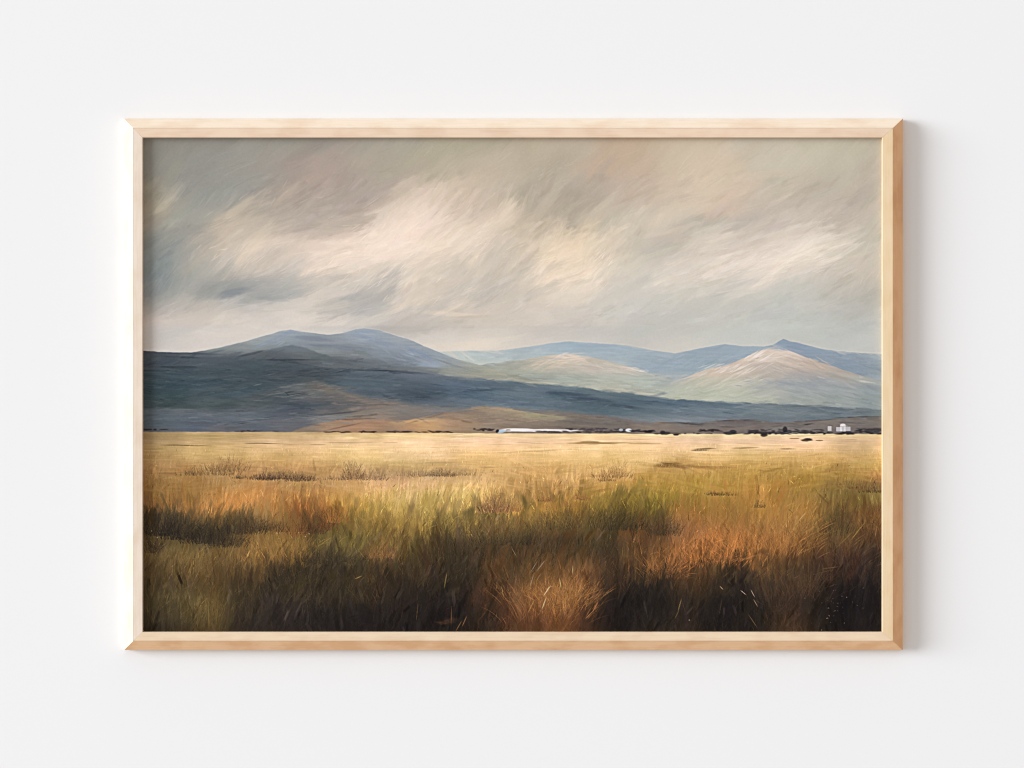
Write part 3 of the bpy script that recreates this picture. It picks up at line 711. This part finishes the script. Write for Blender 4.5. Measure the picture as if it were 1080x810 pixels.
FLD = [(y, [(p[0], p[1] * GAIN[y][0], p[2] * GAIN[y][1], p[3] * GAIN[y][2]) for p in q]) for y, q in FLD]
FF = field(FLD, 19, 6.2, 448, 680)
near = sstep(470, 600, Y)
wxg = fbm(X / 30, Y / 24, 2, 4) * (4 + 16 * near)
wyg = fbm(X / 22 + 9, Y / 30, 4, 4) * (1 + 15 * near)
ux = X + (Y - 560) * .14
fea = (vn(ux / 1.6, Y / 60, 5) * .5 + vn(ux / 4.2, Y / 50 + 7, 6) * .5 - .35) * 26 * sstep(490, 590, Y) + (vn(ux / 1.3, Y / 20, 8) - .5) * 5 * sstep(472, 500, Y)
g = samp(FF, X + wxg + fea * .25, Y + wyg + fea)
hs = fbm(X / 30, Y / 1.6, 6, 3)                    # flat strokes far away
vs = fbm((X + (Y - 560) * .12) / 1.4, Y / 26, 7, 3)  # upright bristle marks near by
mott = fbm(X / 16, Y / 12, 3, 4)
lumg = g.mean(-1)
g = g + (hs * 22 * (1 - sstep(475, 510, Y)))[..., None] + (vs * (.30 * lumg + 5) * sstep(470, 520, Y))[..., None] + (mott * (.24 * lumg))[..., None]
HOR = [(147,455.3),(300,455.6),(420,456.6),(560,457.2),(700,457.6),(931,457.6)]
put(below(HOR, .5, .3, 1), g)


def blades(bx, n, ln, lean, spread, da, al, seed, colo=(0, 0, 0), jit=8, wd=1, src=0.0, bend=.3, thr=None):
    """upright grass marks: vectorised curved hairs, back to front"""
    r = np.random.default_rng(seed)
    x = r.uniform(bx[0], bx[2], n); y = np.sort(r.uniform(bx[1], bx[3], n))
    if thr is not None:
        k = vn(x / thr[0] + seed, y / thr[1] + seed, seed) > thr[2]
        x, y = x[k], y[k]; n = len(x)
    sc = .25 + .75 * sstep(458, 600, y)
    L = ln * sc * r.uniform(.5, 1.4, n)
    a = np.radians(90 - lean + r.normal(0, spread, n))
    cv = r.normal(0, bend, n)
    c = samp(FF, np.clip(x, PX0, PX1), np.clip(y + src * sc, 457, 667)) * (1 + r.normal(0, da, n))[:, None] + np.array(colo) + r.normal(0, jit * .4, (n, 3)) * np.array([1, .8, .6])
    S = int(ln * 1.4 * SS) + 2
    t = np.linspace(0, 1, S)
    B = 1500
    for i in range(0, n, B):
        e = slice(i, min(n, i + B))
        aa = a[e][:, None] + cv[e][:, None] * t[None] ** 1.5
        dl = L[e][:, None] / S
        xx = x[e][:, None] + np.cumsum(np.cos(aa) * dl, 1)
        yy = y[e][:, None] - np.cumsum(np.sin(aa) * dl, 1)
        A = al * (1 - t[None] ** 2 * .85) * sstep(0, .3, t)[None] * r.uniform(.5, 1.1, (xx.shape[0], 1))
        for w in range(wd):
            ix = ((xx - PX0) * SS + w).astype(np.int32).ravel()
            iy = ((yy - PY0) * SS).astype(np.int32).ravel()
            cc = np.repeat(c[e], S, 0)
            AA = np.broadcast_to(A, xx.shape).ravel()
            k = (ix >= 0) & (ix < W) & (iy >= int((456.5 - PY0) * SS)) & (iy < H)
            ix, iy, cc, AA = ix[k], iy[k], cc[k], AA[k][:, None]
            img[iy, ix] = img[iy, ix] * (1 - AA) + cc * AA


# flat dashes on the distant plain
fr = np.random.default_rng(31)
for i in range(700):
    y = 457.5 + 45 * fr.random() ** 1.3; x = fr.uniform(150, 931)
    b = samp(FF, np.array([x]), np.array([y]))[0]
    dab(x, y, fr.uniform(5, 26), fr.uniform(.35, .9), fr.normal(0, 2), tuple(b * (1 + fr.normal(0, .075))), fr.uniform(.3, .7), .4, .5, i % 9)
for a in [(186,469.5,18,.8,0,(120,92,64),.7,.6), (205,470,14,.7,0,(132,104,72),.6,.6), (270,467.6,16,.8,0,(128,100,72),.7,.6), (285,468,10,.7,0,(120,94,68),.6,.6), (335,469,8,.7,0,(150,120,82),.5,.6),
          (365,466.8,24,.6,0,(150,120,86),.5,.6), (412,467,8,.6,0,(170,136,92),.5,.6), (625,467.5,26,1.5,0,(156,112,66),.8,.6), (622,466,10,1.2,0,(140,98,60),.7,.6), (650,467,16,.8,0,(168,124,76),.6,.6),
          (680,467.6,18,1,0,(176,130,84),.6,.6), (742,473.5,14,1.4,4,(120,88,58),.8,.6), (738,475,10,1,0,(110,80,54),.7,.6), (786,472.5,14,1,2,(150,112,74),.6,.6), (830,473.5,10,1,0,(140,104,72),.6,.6),
          (705,491,16,2.2,1,(108,80,42),.8,.6), (722,492,26,2,0,(128,92,46),.7,.6), (755,493,20,1.6,0,(140,98,50),.6,.6), (700,488.5,12,1,0,(92,70,44),.7,.6),
          (700,463,30,.8,0,(240,216,170),.6,.6), (545,463,50,1,0,(240,214,164),.5,.6), (790,466,60,1,0,(238,214,168),.5,.6), (548,484,10,1.2,0,(240,212,160),.6,.9), (560,476,40,1,3,(196,160,104),.5,.6),
          (790,480,60,1,0,(190,146,88),.4,.6), (860,476,40,1,0,(232,204,152),.4,.6), (515,493,12,.8,0,(150,116,66),.5,.6), (640,476,50,1.2,-2,(232,200,140),.5,.6)]:
    dab(*a[:5], a[5], a[6], a[7], .5, int(a[0]) % 7)

blades((148, 476, 932, 535), 9000, 15, 4, 16, .10, .5, 51, (6, 5, 2))
blades((148, 470, 932, 520), 4200, 12, 4, 16, .12, .5, 52, (14, 12, 6), thr=(18, 5, .45))
blades((148, 520, 932, 600), 12000, 22, 8, 18, .13, .55, 53, (2, 2, 0), src=6)
blades((148, 565, 932, 690), 13000, 34, 8, 20, .16, .55, 54, (1, 0, 0), src=8)
blades((148, 585, 932, 700), 2600, 40, 12, 22, .35, .55, 55, (9, 6, 1), src=-6, thr=(40, 40, .4))

blades((148, 488, 932, 690), 5000, 9, 6, 26, .34, .6, 61, (6, 4, 1), bend=.6)
blades((148, 500, 932, 690), 3200, 16, 6, 22, .42, .5, 62, (4, 3, 0), thr=(26, 14, .5), bend=.5)
for i in range(1500):    # short scumbled touches
    x = fr.uniform(150, 931); y = 492 + 172 * fr.random()
    b = samp(FF, np.array([x]), np.array([y]))[0]
    dab(x, y, fr.uniform(3, 11), fr.uniform(.8, 2.4), 90 - fr.normal(6, 22), tuple(b * (1 + fr.normal(0, .16)) + fr.normal(0, 2, 3)), fr.uniform(.25, .6), .8, .6, i % 9)

stroke_layer(1500, (PX0, 512, PX1, PY1 + 4), 26, 7, lambda x, y: 84 + 16 * math.sin(x / 31.0 + y / 19.0), .55, 5, 41)
stroke_layer(900, (PX0, 478, PX1, 520), 20, 3.2, lambda x, y: 12 * math.sin(x / 31.0), .4, 6, 42)
stroke_layer(900, (PX0, 545, PX1, PY1 + 4), 16, 3.5, lambda x, y: 80 + 26 * math.sin(x / 17.0 + y / 13.0), .6, 9, 43)
blades((148, 505, 932, 690), 2600, 14, 6, 24, .36, .6, 63, (8, 6, 2), thr=(30, 16, .4), bend=.5)

# dark tussocks: x, base y, half width, height, colour, count
for (x, y, hw, h, c, n) in [
    (296,506,32,8,(84,62,48),330), (280,507,12,7,(70,54,44),110), (318,508,16,7,(76,58,46),160), (225,502,26,11,(120,88,54),200), (240,498,20,14,(134,98,60),150), (252,505,6,4,(78,62,50),40), (200,502,14,6,(128,94,58),70),
    (372,506,10,16,(112,84,54),130), (392,507,14,10,(118,90,58),120), (360,507,22,6,(124,94,62),80), (466,503,14,8,(96,74,52),150), (445,503,24,7,(124,98,66),150), (490,502,16,6,(140,112,72),90), (646,505,18,11,(132,96,52),150), (640,508,12,5,(116,82,46),80),
    (654,502,10,16,(170,132,76),70), (521,541,13,15,(70,44,36),210), (524,542,18,22,(122,88,54),170), (543,540,8,9,(104,72,48),70), (576,530,8,7,(112,74,48),60), (612,528,8,8,(120,78,50),60), (598,536,10,10,(110,82,46),60),
    (762,523,14,4,(84,62,34),110), (752,522,8,4,(92,68,36),50), (800,536,8,8,(100,72,42),50), (910,516,22,6,(104,72,48),110), (922,520,14,5,(72,54,40),80), (895,512,16,4,(120,88,54),50),
    (170,566,16,22,(44,36,30),330), (190,570,18,24,(40,34,28),330), (215,574,22,16,(40,36,28),300), (238,578,20,20,(44,38,30),240), (255,564,22,20,(52,42,32),330), (276,560,16,14,(66,50,36),170), (296,562,10,12,(82,56,38),100),
    (331,564,13,24,(66,42,32),330), (345,560,10,18,(100,58,36),90), (312,566,10,18,(120,74,42),90), (352,552,12,18,(140,88,46),80), (160,584,10,20,(60,44,34),120),
    (652,560,26,24,(54,50,30),330), (590,560,30,22,(66,56,34),260), (530,576,36,26,(52,44,30),380), (700,566,16,22,(80,62,36),160), (884,566,18,22,(66,52,36),200), (920,560,10,22,(86,58,36),110),
    (340,596,24,18,(50,46,32),260), (365,594,20,14,(52,46,32),200), (310,618,26,26,(46,40,30),300), (400,590,12,22,(96,64,42),160)]:
    r = np.random.default_rng(int(x * 7 + y))
    d = r.normal(0, .5, n).clip(-1.1, 1.1)
    bx_ = x + d * hw; by_ = y - r.random(n) * h * .25
    L = h * (1 - .45 * np.abs(d)) * r.uniform(.45, 1.25, n)
    a = np.radians(90 - d * 22 - 4 + r.normal(0, 12, n))
    S = int(h * 1.25 * SS) + 2
    t = np.linspace(0, 1, S)[None]
    aa = a[:, None] + r.normal(0, .3, n)[:, None] * t
    xx = bx_[:, None] + np.cumsum(np.cos(aa) * L[:, None] / S, 1)
    yy = by_[:, None] - np.cumsum(np.sin(aa) * L[:, None] / S, 1)
    A = .8 * (1 - .75 * t ** 1.8) * r.uniform(.35, 1.1, n)[:, None]
    ix = ((xx - PX0) * SS).astype(int).ravel(); iy = ((yy - PY0) * SS).astype(int).ravel()
    cc = np.repeat(np.array(c, np.float32)[None] * (1 + r.normal(0, .16, n))[:, None], S, 0)
    AA = np.broadcast_to(A, xx.shape).ravel()
    k = (ix >= 0) & (ix < W) & (iy >= 0) & (iy < H)
    ix, iy, cc, AA = ix[k], iy[k], cc[k], AA[k][:, None]
    img[iy, ix] = img[iy, ix] * (1 - AA) + cc * AA

# bright tussocks fanning out
for (x, y, hw, h, c, n, sp) in [
    (800,592,52,60,(190,130,66),520,30), (740,600,50,34,(172,108,56),360,34), (830,590,36,52,(186,130,70),320,26), (700,612,30,30,(160,102,54),200,34), (775,580,40,30,(178,112,58),260,32),
    (575,660,50,56,(168,104,52),420,30), (600,650,40,46,(176,112,56),260,28), (550,630,26,34,(140,90,46),140,26), (850,640,26,50,(110,76,46),160,20),
    (300,590,42,30,(136,108,62),260,22), (190,600,40,30,(114,92,54),220,22), (430,560,60,30,(140,116,62),200,20), (700,540,50,30,(150,124,58),160,22), (870,590,40,44,(104,76,44),160,26),
    (900,600,30,26,(98,62,38),120,50), (480,600,50,40,(74,60,38),160,26), (820,660,16,50,(92,64,40),200,8), (225,668,10,50,(96,76,40),110,8), (620,560,50,26,(110,92,50),140,24)]:
    r = np.random.default_rng(int(x * 3 + y))
    d = r.normal(0, .5, n).clip(-1.1, 1.1)
    bx_ = x + d * hw * .8; by_ = y - r.random(n) ** .7 * h * .55
    L = h * .55 * r.uniform(.3, 1.2, n)
    a = np.radians(90 - d * sp * 1.3 - 5 + r.normal(0, 11, n))
    S = int(h * .7 * SS) + 2
    t = np.linspace(0, 1, S)[None]
    aa = a[:, None] - (d * .35 + r.normal(0, .22, n))[:, None] * t
    xx = bx_[:, None] + np.cumsum(np.cos(aa) * L[:, None] / S, 1)
    yy = by_[:, None] - np.cumsum(np.sin(aa) * L[:, None] / S, 1)
    A = .5 * np.sin(np.pi * np.clip(t, .02, 1) ** .8) * r.uniform(.25, 1.1, n)[:, None]
    ix = ((xx - PX0) * SS).astype(int).ravel(); iy = ((yy - PY0) * SS).astype(int).ravel()
    cc = np.repeat(np.array(c, np.float32)[None] * (1 + r.normal(0, .14, n))[:, None], S, 0)
    AA = np.broadcast_to(A, xx.shape).ravel()
    k = (ix >= 0) & (ix < W) & (iy >= 0) & (iy < H)
    ix, iy, cc, AA = ix[k], iy[k], cc[k], AA[k][:, None]
    img[iy, ix] = img[iy, ix] * (1 - AA) + cc * AA

# single pale stems: x, y, half length, angle, colour
for (x, y, l, dg, c, w) in [
    (563,598,9,58,(176,152,112),.6), (571,596,9,52,(196,168,124),.6), (561,612,8,72,(190,156,112),.6), (568,609,7,60,(170,130,84),.5), (577,623,8,56,(214,188,140),.8), (574,636,9,70,(206,172,124),.7),
    (591,615,7,100,(196,160,96),.9), (604,601,6,86,(180,150,90),.9), (542,582,7,118,(150,124,80),.5), (530,624,8,100,(170,120,62),.6), (544,612,8,80,(150,100,52),.5), (560,640,10,64,(178,126,66),.6),
    (846,545,7,50,(206,170,116),.7), (835,560,8,60,(180,134,76),.6), (761,620,3,-46,(196,172,134),.6), (784,625,5,-40,(196,174,138),.55), (794,626,6,-62,(190,168,132),.55), (797,636,5,-60,(176,150,112),.5),
    (717,638,8,74,(150,112,58),1.), (714,648,7,64,(120,86,46),.7), (794,655,11,-56,(110,78,50),.7), (262,584,5,66,(170,138,76),.9), (378,609,5,24,(128,100,66),.7),
    (875,599,12,8,(120,80,46),.9), (866,604,16,14,(104,72,42),.8), (890,570,18,44,(108,80,46),.8), (905,560,16,52,(130,100,56),.6), (924,560,9,80,(120,84,48),.6), (760,640,10,80,(70,52,34),.7),
    (470,612,10,80,(110,94,50),1.1), (476,650,12,88,(96,66,40),.8), (440,645,14,84,(88,66,42),.6), (490,655,8,66,(150,106,64),.6), (484,660,9,60,(140,96,56),.6), (628,640,8,62,(170,96,62),1.), (622,648,8,46,(190,130,80),.6),
    (220,650,18,92,(98,78,42),1.2), (245,580,10,70,(120,96,54),.7)]:
    dab(x, y, l * .9, w * .62, dg, c, .8, .15, .5, int(x) % 5)
# flecks
for i in range(34):
    x = fr.normal(888, 16); y = fr.normal(640, 9)
    if x < 928:
        dab(x, y, fr.uniform(.4, 1.2), fr.uniform(.25, .45), fr.uniform(0, 180), (140, 122, 98), fr.uniform(.3, .8), .1, .5, i % 7)
for (x, y) in [(326,563),(315,562),(292,562),(893,630),(166,567),(426,527),(727,654),(160,560),(322,566)]:
    dab(x, y, .8, .5, 10, (176,150,120), .7, .1, .5, 2)
for (x, y, rx, ry, dg, c, al) in [(478,624,8,4,30,(96,84,48),.5), (472,655,12,3.5,10,(150,88,54),.6), (465,657,8,2,-10,(130,78,48),.5), (803,582,7,3,20,(62,42,32),.8), (808,585,5,2,-30,(56,38,30),.7), (790,588,16,1,14,(190,130,72),.6),
        (655,612,7,6,30,(40,30,26),.6), (628,628,4,6,50,(150,82,56),.6), (764,622,6,10,80,(90,64,34),.5), (180,630,14,8,20,(92,82,50),.4), (478,598,8,6,0,(36,32,30),.4), (900,640,24,16,0,(26,24,23),.5), (652,640,16,20,60,(28,24,22),.5)]:
    dab(x, y, rx, ry, dg, c, al * .55, .95, .8, int(x) % 7)

# ---- far farm buildings, hedges and bushes
def hedge(x0, x1, y, h, c, n, seed):
    r = np.random.default_rng(seed)
    for i in range(n):
        x = r.uniform(x0, x1)
        dab(x, y - r.random() * h, r.uniform(1.5, 5), r.uniform(.5, 1.1), r.normal(0, 6), tuple(np.array(c) + r.normal(0, 7)), .85, .3, .5, i % 7)


hedge(150, 176, 453.4, .6, (56, 56, 60), 10, 1); hedge(245, 300, 455, .6, (74, 68, 68), 9, 2); hedge(340, 400, 456, .8, (84, 66, 58), 14, 3)
hedge(375, 480, 456, 1, (78, 62, 58), 34, 4); hedge(500, 524, 454, 1.6, (66, 58, 60), 12, 5)
dab(570, 454.0, 47, 1.6, 0, (226, 222, 220), .95, .15, .3, 2)
dab(545, 453.0, 18, 1.6, 0, (236, 230, 228), .9, .15, .3, 3)
dab(529, 455, 5, 2, 10, (176, 196, 210), .9, .1, .3, 1)
dab(524.6, 454.6, 2.2, 1.7, 40, (34, 40, 52), .95, .1, .3, 1)
dab(536, 453.6, 3, .6, 0, (60, 54, 58), .8, .1, .4, 1)
hedge(568, 660, 456, 1.0, (76, 66, 66), 34, 6); hedge(600, 660, 454, 2.4, (80, 74, 78), 28, 7); hedge(630, 690, 455.5, 2.6, (72, 68, 72), 24, 8)
dab(663, 453.6, 3.6, 1.9, 0, (222, 226, 230), .95, .1, .3, 1)
dab(655, 453.4, 2.4, 1.5, 0, (190, 196, 204), .8, .1, .3, 1)
hedge(668, 688, 456, 2, (50, 46, 50), 14, 9); hedge(736, 760, 455, 2, (64, 58, 58), 16, 10); hedge(690, 760, 457.5, .8, (96, 84, 76), 14, 11)
hedge(788, 932, 458, 2.6, (62, 58, 60), 90, 12); hedge(790, 870, 455, 2, (70, 66, 68), 30, 13); hedge(905, 932, 455, 3.2, (60, 57, 60), 24, 14)
for (x, y, rx, ry, c) in [(702,457,6,1.8,(66,60,60)), (699,456,3,2.0,(56,52,52)), (713,458.4,3,1,(50,44,46)), (770,456.6,8,2.0,(62,59,60)), (773,455,4,2.0,(54,53,56)), (806,459,4.4,1.9,(78,66,56)), (806,458,3.4,1.6,(58,52,50)),
                          (851,464.2,7,1.6,(96,76,62)), (852,463,5,1.1,(70,58,54)), (828,453,2.6,3.4,(42,42,48)), (864,464.5,4,.8,(150,118,80)), (838,462.5,6,.7,(170,134,92))]:
    dab(x, y, rx, ry, 0, c, .95, .3, .35, int(x) % 7)
for (x0, y0, x1, y1, c) in [(882,450,888,455,(226,226,230)), (886,447.6,892,455,(232,230,230)), (890,449.6,897,454.6,(214,216,222)), (872.6,449.4,877.2,454.6,(230,228,228)), (884,452,886,455,(180,184,194)), (892.6,448,893.8,450,(220,220,224))]:
    s = win(x0 + .4, y0 + .5, x1 - .4, y1 - .2); img[s] = img[s] * .38 + np.array(c, np.float32) * .62
dab(889, 448, 3, 1.4, 0, (236, 234, 234), .8, .1, .4, 1)

# ---- broad colour correction of sky and field towards the tones measured on the picture
CAL = [(400, 470, 244, 213, 158), (700, 505, 182, 144, 72), (640, 530, 120, 98, 48), (440, 550, 138, 114, 60), (280, 580, 126, 96, 54),
       (740, 575, 156, 102, 56), (860, 475, 224, 184, 130), (560, 500, 208, 164, 102), (400, 240, 240, 222, 206), (600, 262, 230, 212, 186),
       (200, 300, 154, 156, 150), (720, 330, 196, 195, 188), (660, 170, 196, 176, 154), (230, 170, 151, 150, 142), (830, 282, 222, 213, 200),
       (200, 462, 188, 160, 112), (640, 461, 242, 210, 162), (300, 488, 202, 160, 104), (500, 485, 222, 182, 120), (180, 515, 148, 112, 62),
       (400, 518, 212, 174, 110), (820, 510, 164, 124, 60), (340, 540, 138, 98, 50), (520, 555, 132, 104, 58), (200, 600, 102, 80, 48),
       (340, 620, 56, 48, 34), (580, 625, 148, 104, 60), (820, 570, 148, 102, 56), (690, 640, 36, 31, 26), (860, 540, 120, 92, 50),
       (440, 600, 62, 50, 36), (770, 535, 152, 115, 58), (800, 550, 154, 112, 62), (900, 560, 98, 72, 44), (900, 500, 176, 138, 76),
       (250, 535, 156, 118, 70), (180, 565, 52, 45, 33), (620, 580, 68, 55, 38), (540, 600, 86, 66, 42), (380, 575, 118, 94, 54),
       (780, 610, 60, 48, 36), (840, 630, 48, 38, 31), (170, 640, 76, 66, 42), (260, 640, 54, 46, 36), (620, 505, 184, 144, 86),
       (720, 485, 208, 168, 108), (580, 545, 116, 91, 50), (230, 265, 204, 195, 182), (280, 190, 165, 156, 146), (340, 265, 239, 221, 205),
       (370, 318, 192, 188, 180), (460, 295, 212, 201, 186), (560, 220, 184, 173, 154), (780, 235, 193, 184, 172), (890, 300, 191, 184, 172),
       (520, 330, 208, 200, 186), (180, 330, 200, 191, 180), (440, 190, 194, 182, 164), (860, 200, 187, 178, 164), (185, 240, 164, 160, 150),
       (520, 160, 184, 174, 154), (720, 265, 203, 195, 183), (600, 310, 226, 214, 198), (430, 532, 174, 148, 88), (390, 548, 138, 108, 56),
       (490, 525, 188, 154, 92), (700, 530, 138, 108, 52), (680, 560, 74, 57, 38), (640, 600, 68, 51, 35), (740, 598, 88, 64, 40),
       (830, 600, 70, 54, 38), (900, 525, 116, 94, 50), (900, 590, 58, 44, 36), (230, 580, 120, 94, 56), (300, 545, 116, 84, 48),
       (560, 570, 66, 54, 38), (620, 555, 80, 66, 42), (760, 505, 182, 142, 72), (480, 580, 64, 52, 37), (760, 461, 238, 211, 168),
       (890, 462, 212, 184, 140), (626, 163, 188, 172, 152)]
#CAL-HERE


def calibrate(pts, y0, y1, sx, sy, amt=.9):
    global img
    num = np.zeros((H, W, 3), np.float32); den = np.full((H, W), .35, np.float32)
    for x, y, *c in pts:
        if not (y0 < y < y1):
            continue
        s = win(x, y, x + 24, y + 4)
        rt = np.clip(np.array(c, np.float32) / np.maximum(img[s].reshape(-1, 3).mean(0), 12), .55, 1.7) - 1
        w = np.exp(-((X - x - 12) / sx) ** 2 - ((Y - y - 2) / sy) ** 2)
        num += w[..., None] * rt; den += w
    m = sstep(y0 - 2, y0 + 2, Y) * (1 - sstep(y1 - 2, y1 + 2, Y))
    img = img * (1 + amt * m[..., None] * num / den[..., None])


calibrate(CAL, 140, 344, 55, 24)
fm = sstep(458, 466, Y)[..., None]
gy_ = img.mean(-1, keepdims=True)
img = img + (gy_ - img) * .14 * fm
gx = np.clip(img[..., 1] - (img[..., 0] * .84 + img[..., 2] * .0), 0, 30) * fm[..., 0]
img[..., 1] -= gx * .5
img[..., 0] += gx * .3
for _ in range(2):
    calibrate(CAL, 457.5, 675, 42, 15)

gmin, gmax = img[..., 0] * .655, img[..., 0] * .85
fm = fm[..., 0]
img[..., 1] += (np.maximum(img[..., 1], gmin) - img[..., 1]) * .85 * fm
img[..., 1] += (np.minimum(img[..., 1], gmax) - img[..., 1]) * .7 * fm
img[..., 2] += (np.maximum(img[..., 2], img[..., 0] * .36) - img[..., 2]) * .8 * fm
# larger-scale contrast of the cloud masses
lo = img[::4, ::4].mean(-1)
for _ in range(30):
    lo[1:-1, 1:-1] = (lo[1:-1, 1:-1] + lo[:-2, 1:-1] + lo[2:, 1:-1] + lo[1:-1, :-2] + lo[1:-1, 2:]) / 5
lo = np.repeat(np.repeat(lo, 4, 0), 4, 1)[:H, :W]
img += ((img.mean(-1) - lo) * .28 * (1 - sstep(330, 344, Y)))[..., None]

# ---- fine bristle texture and light speckle over everything, relief map
img += (fbm(X / 1.3, Y / 1.3, 4, 2) * 5)[..., None]
img = np.clip(img, 18, 250)
img[1:-1, 1:-1] = img[1:-1, 1:-1] * .8 + .05 * (img[:-2, 1:-1] + img[2:, 1:-1] + img[1:-1, :-2] + img[1:-1, 2:])
soft = img.copy()
for _ in range(3):
    soft[1:-1, 1:-1] = (soft[1:-1, 1:-1] * 2 + soft[:-2, 1:-1] + soft[2:, 1:-1] + soft[1:-1, :-2] + soft[1:-1, 2:]) / 6
wide = soft.copy()
for _ in range(4):
    wide[3:-3, 3:-3] = (wide[3:-3, 3:-3] * 2 + wide[:-6, 3:-3] + wide[6:, 3:-3] + wide[3:-3, :-6] + wide[3:-3, 6:]) / 6
calm = (1 - .5 * np.exp(-((Y - 366) / 9) ** 2)) * (1 - .65 * np.exp(-((Y - 453) / 7) ** 2)) * (1 - .35 * (1 - sstep(340, 360, Y)))
img = np.clip(img + (img - soft) * calm[..., None] + (soft - wide) * (.35 + .3 * sstep(300, 480, Y))[..., None], 14, 252)
L_ = img.mean(-1)
bl = L_.copy()
for _ in range(3):
    bl[2:-2, 2:-2] = (bl[2:-2, 2:-2] + bl[:-4, 2:-2] + bl[4:, 2:-2] + bl[2:-2, :-4] + bl[2:-2, 4:]) / 5
relief = np.clip((L_ - bl) / 40.0, -1, 1)
relief = relief + stk * .5 * (Y < 372)
#PAINT-END

PDEP = RIDGE - RECESS
kk = (CAMD + RECESS) / CAMD
vx = (X - CX) * PX * kk
vz = -(Y - CY) * PX * kk
vy = -PDEP - relief * 0.00004
co = np.stack([vx, vy, vz], -1).reshape(-1, 3).astype(np.float32)
idx = np.arange(H * W, dtype=np.int32).reshape(H, W)
quads = np.stack([idx[:-1, :-1], idx[1:, :-1], idx[1:, 1:], idx[:-1, 1:]], -1).reshape(-1, 4)
# a wooden-stretcher edge and back so that the canvas has thickness
nq = len(quads)
extra = np.array([[co[0][0], -0.004, co[0][2]], [co[W - 1][0], -0.004, co[W - 1][2]],
                  [co[-1][0], -0.004, co[-1][2]], [co[(H - 1) * W][0], -0.004, co[(H - 1) * W][2]]], np.float32)
N0 = len(co)
co = np.concatenate([co, extra])
c0, c1, c2, c3 = 0, W - 1, H * W - 1, (H - 1) * W
eq = np.array([[N0, N0 + 1, c1, c0], [N0 + 1, N0 + 2, c2, c1], [N0 + 2, N0 + 3, c3, c2], [N0 + 3, N0, c0, c3], [N0, N0 + 3, N0 + 2, N0 + 1]], np.int32)
quads = np.concatenate([quads, eq]).astype(np.int32)
me = bpy.data.meshes.new("painted_canvas")
me.vertices.add(len(co))
me.vertices.foreach_set("co", co.ravel())
me.loops.add(len(quads) * 4)
me.loops.foreach_set("vertex_index", quads.ravel())
me.polygons.add(len(quads))
me.polygons.foreach_set("loop_start", np.arange(0, len(quads) * 4, 4, dtype=np.int32))
me.polygons.foreach_set("use_smooth", np.concatenate([np.ones(nq, bool), np.zeros(5, bool)]))
me.update(calc_edges=True)
ILL = np.array([1.04, 1.06, 1.06], np.float32)
al = lin(img) / ILL
colr = np.ones((len(co), 4), np.float32)
colr[:N0, :3] = al.reshape(-1, 3)
colr[N0:, :3] = 0.5
ca_ = me.color_attributes.new("paint", 'FLOAT_COLOR', 'POINT')
ca_.data.foreach_set("color", colr.ravel())

m, n, l, b = new_mat("oil_paint", 0.6, 0.06)
at_ = n.new("ShaderNodeAttribute")
at_.attribute_name = "paint"
l.new(at_.outputs["Color"], b.inputs["Base Color"])
me.materials.append(m)
canvas = bpy.data.objects.new("painted_canvas", me)
scene.collection.objects.link(canvas)
canvas.parent = root
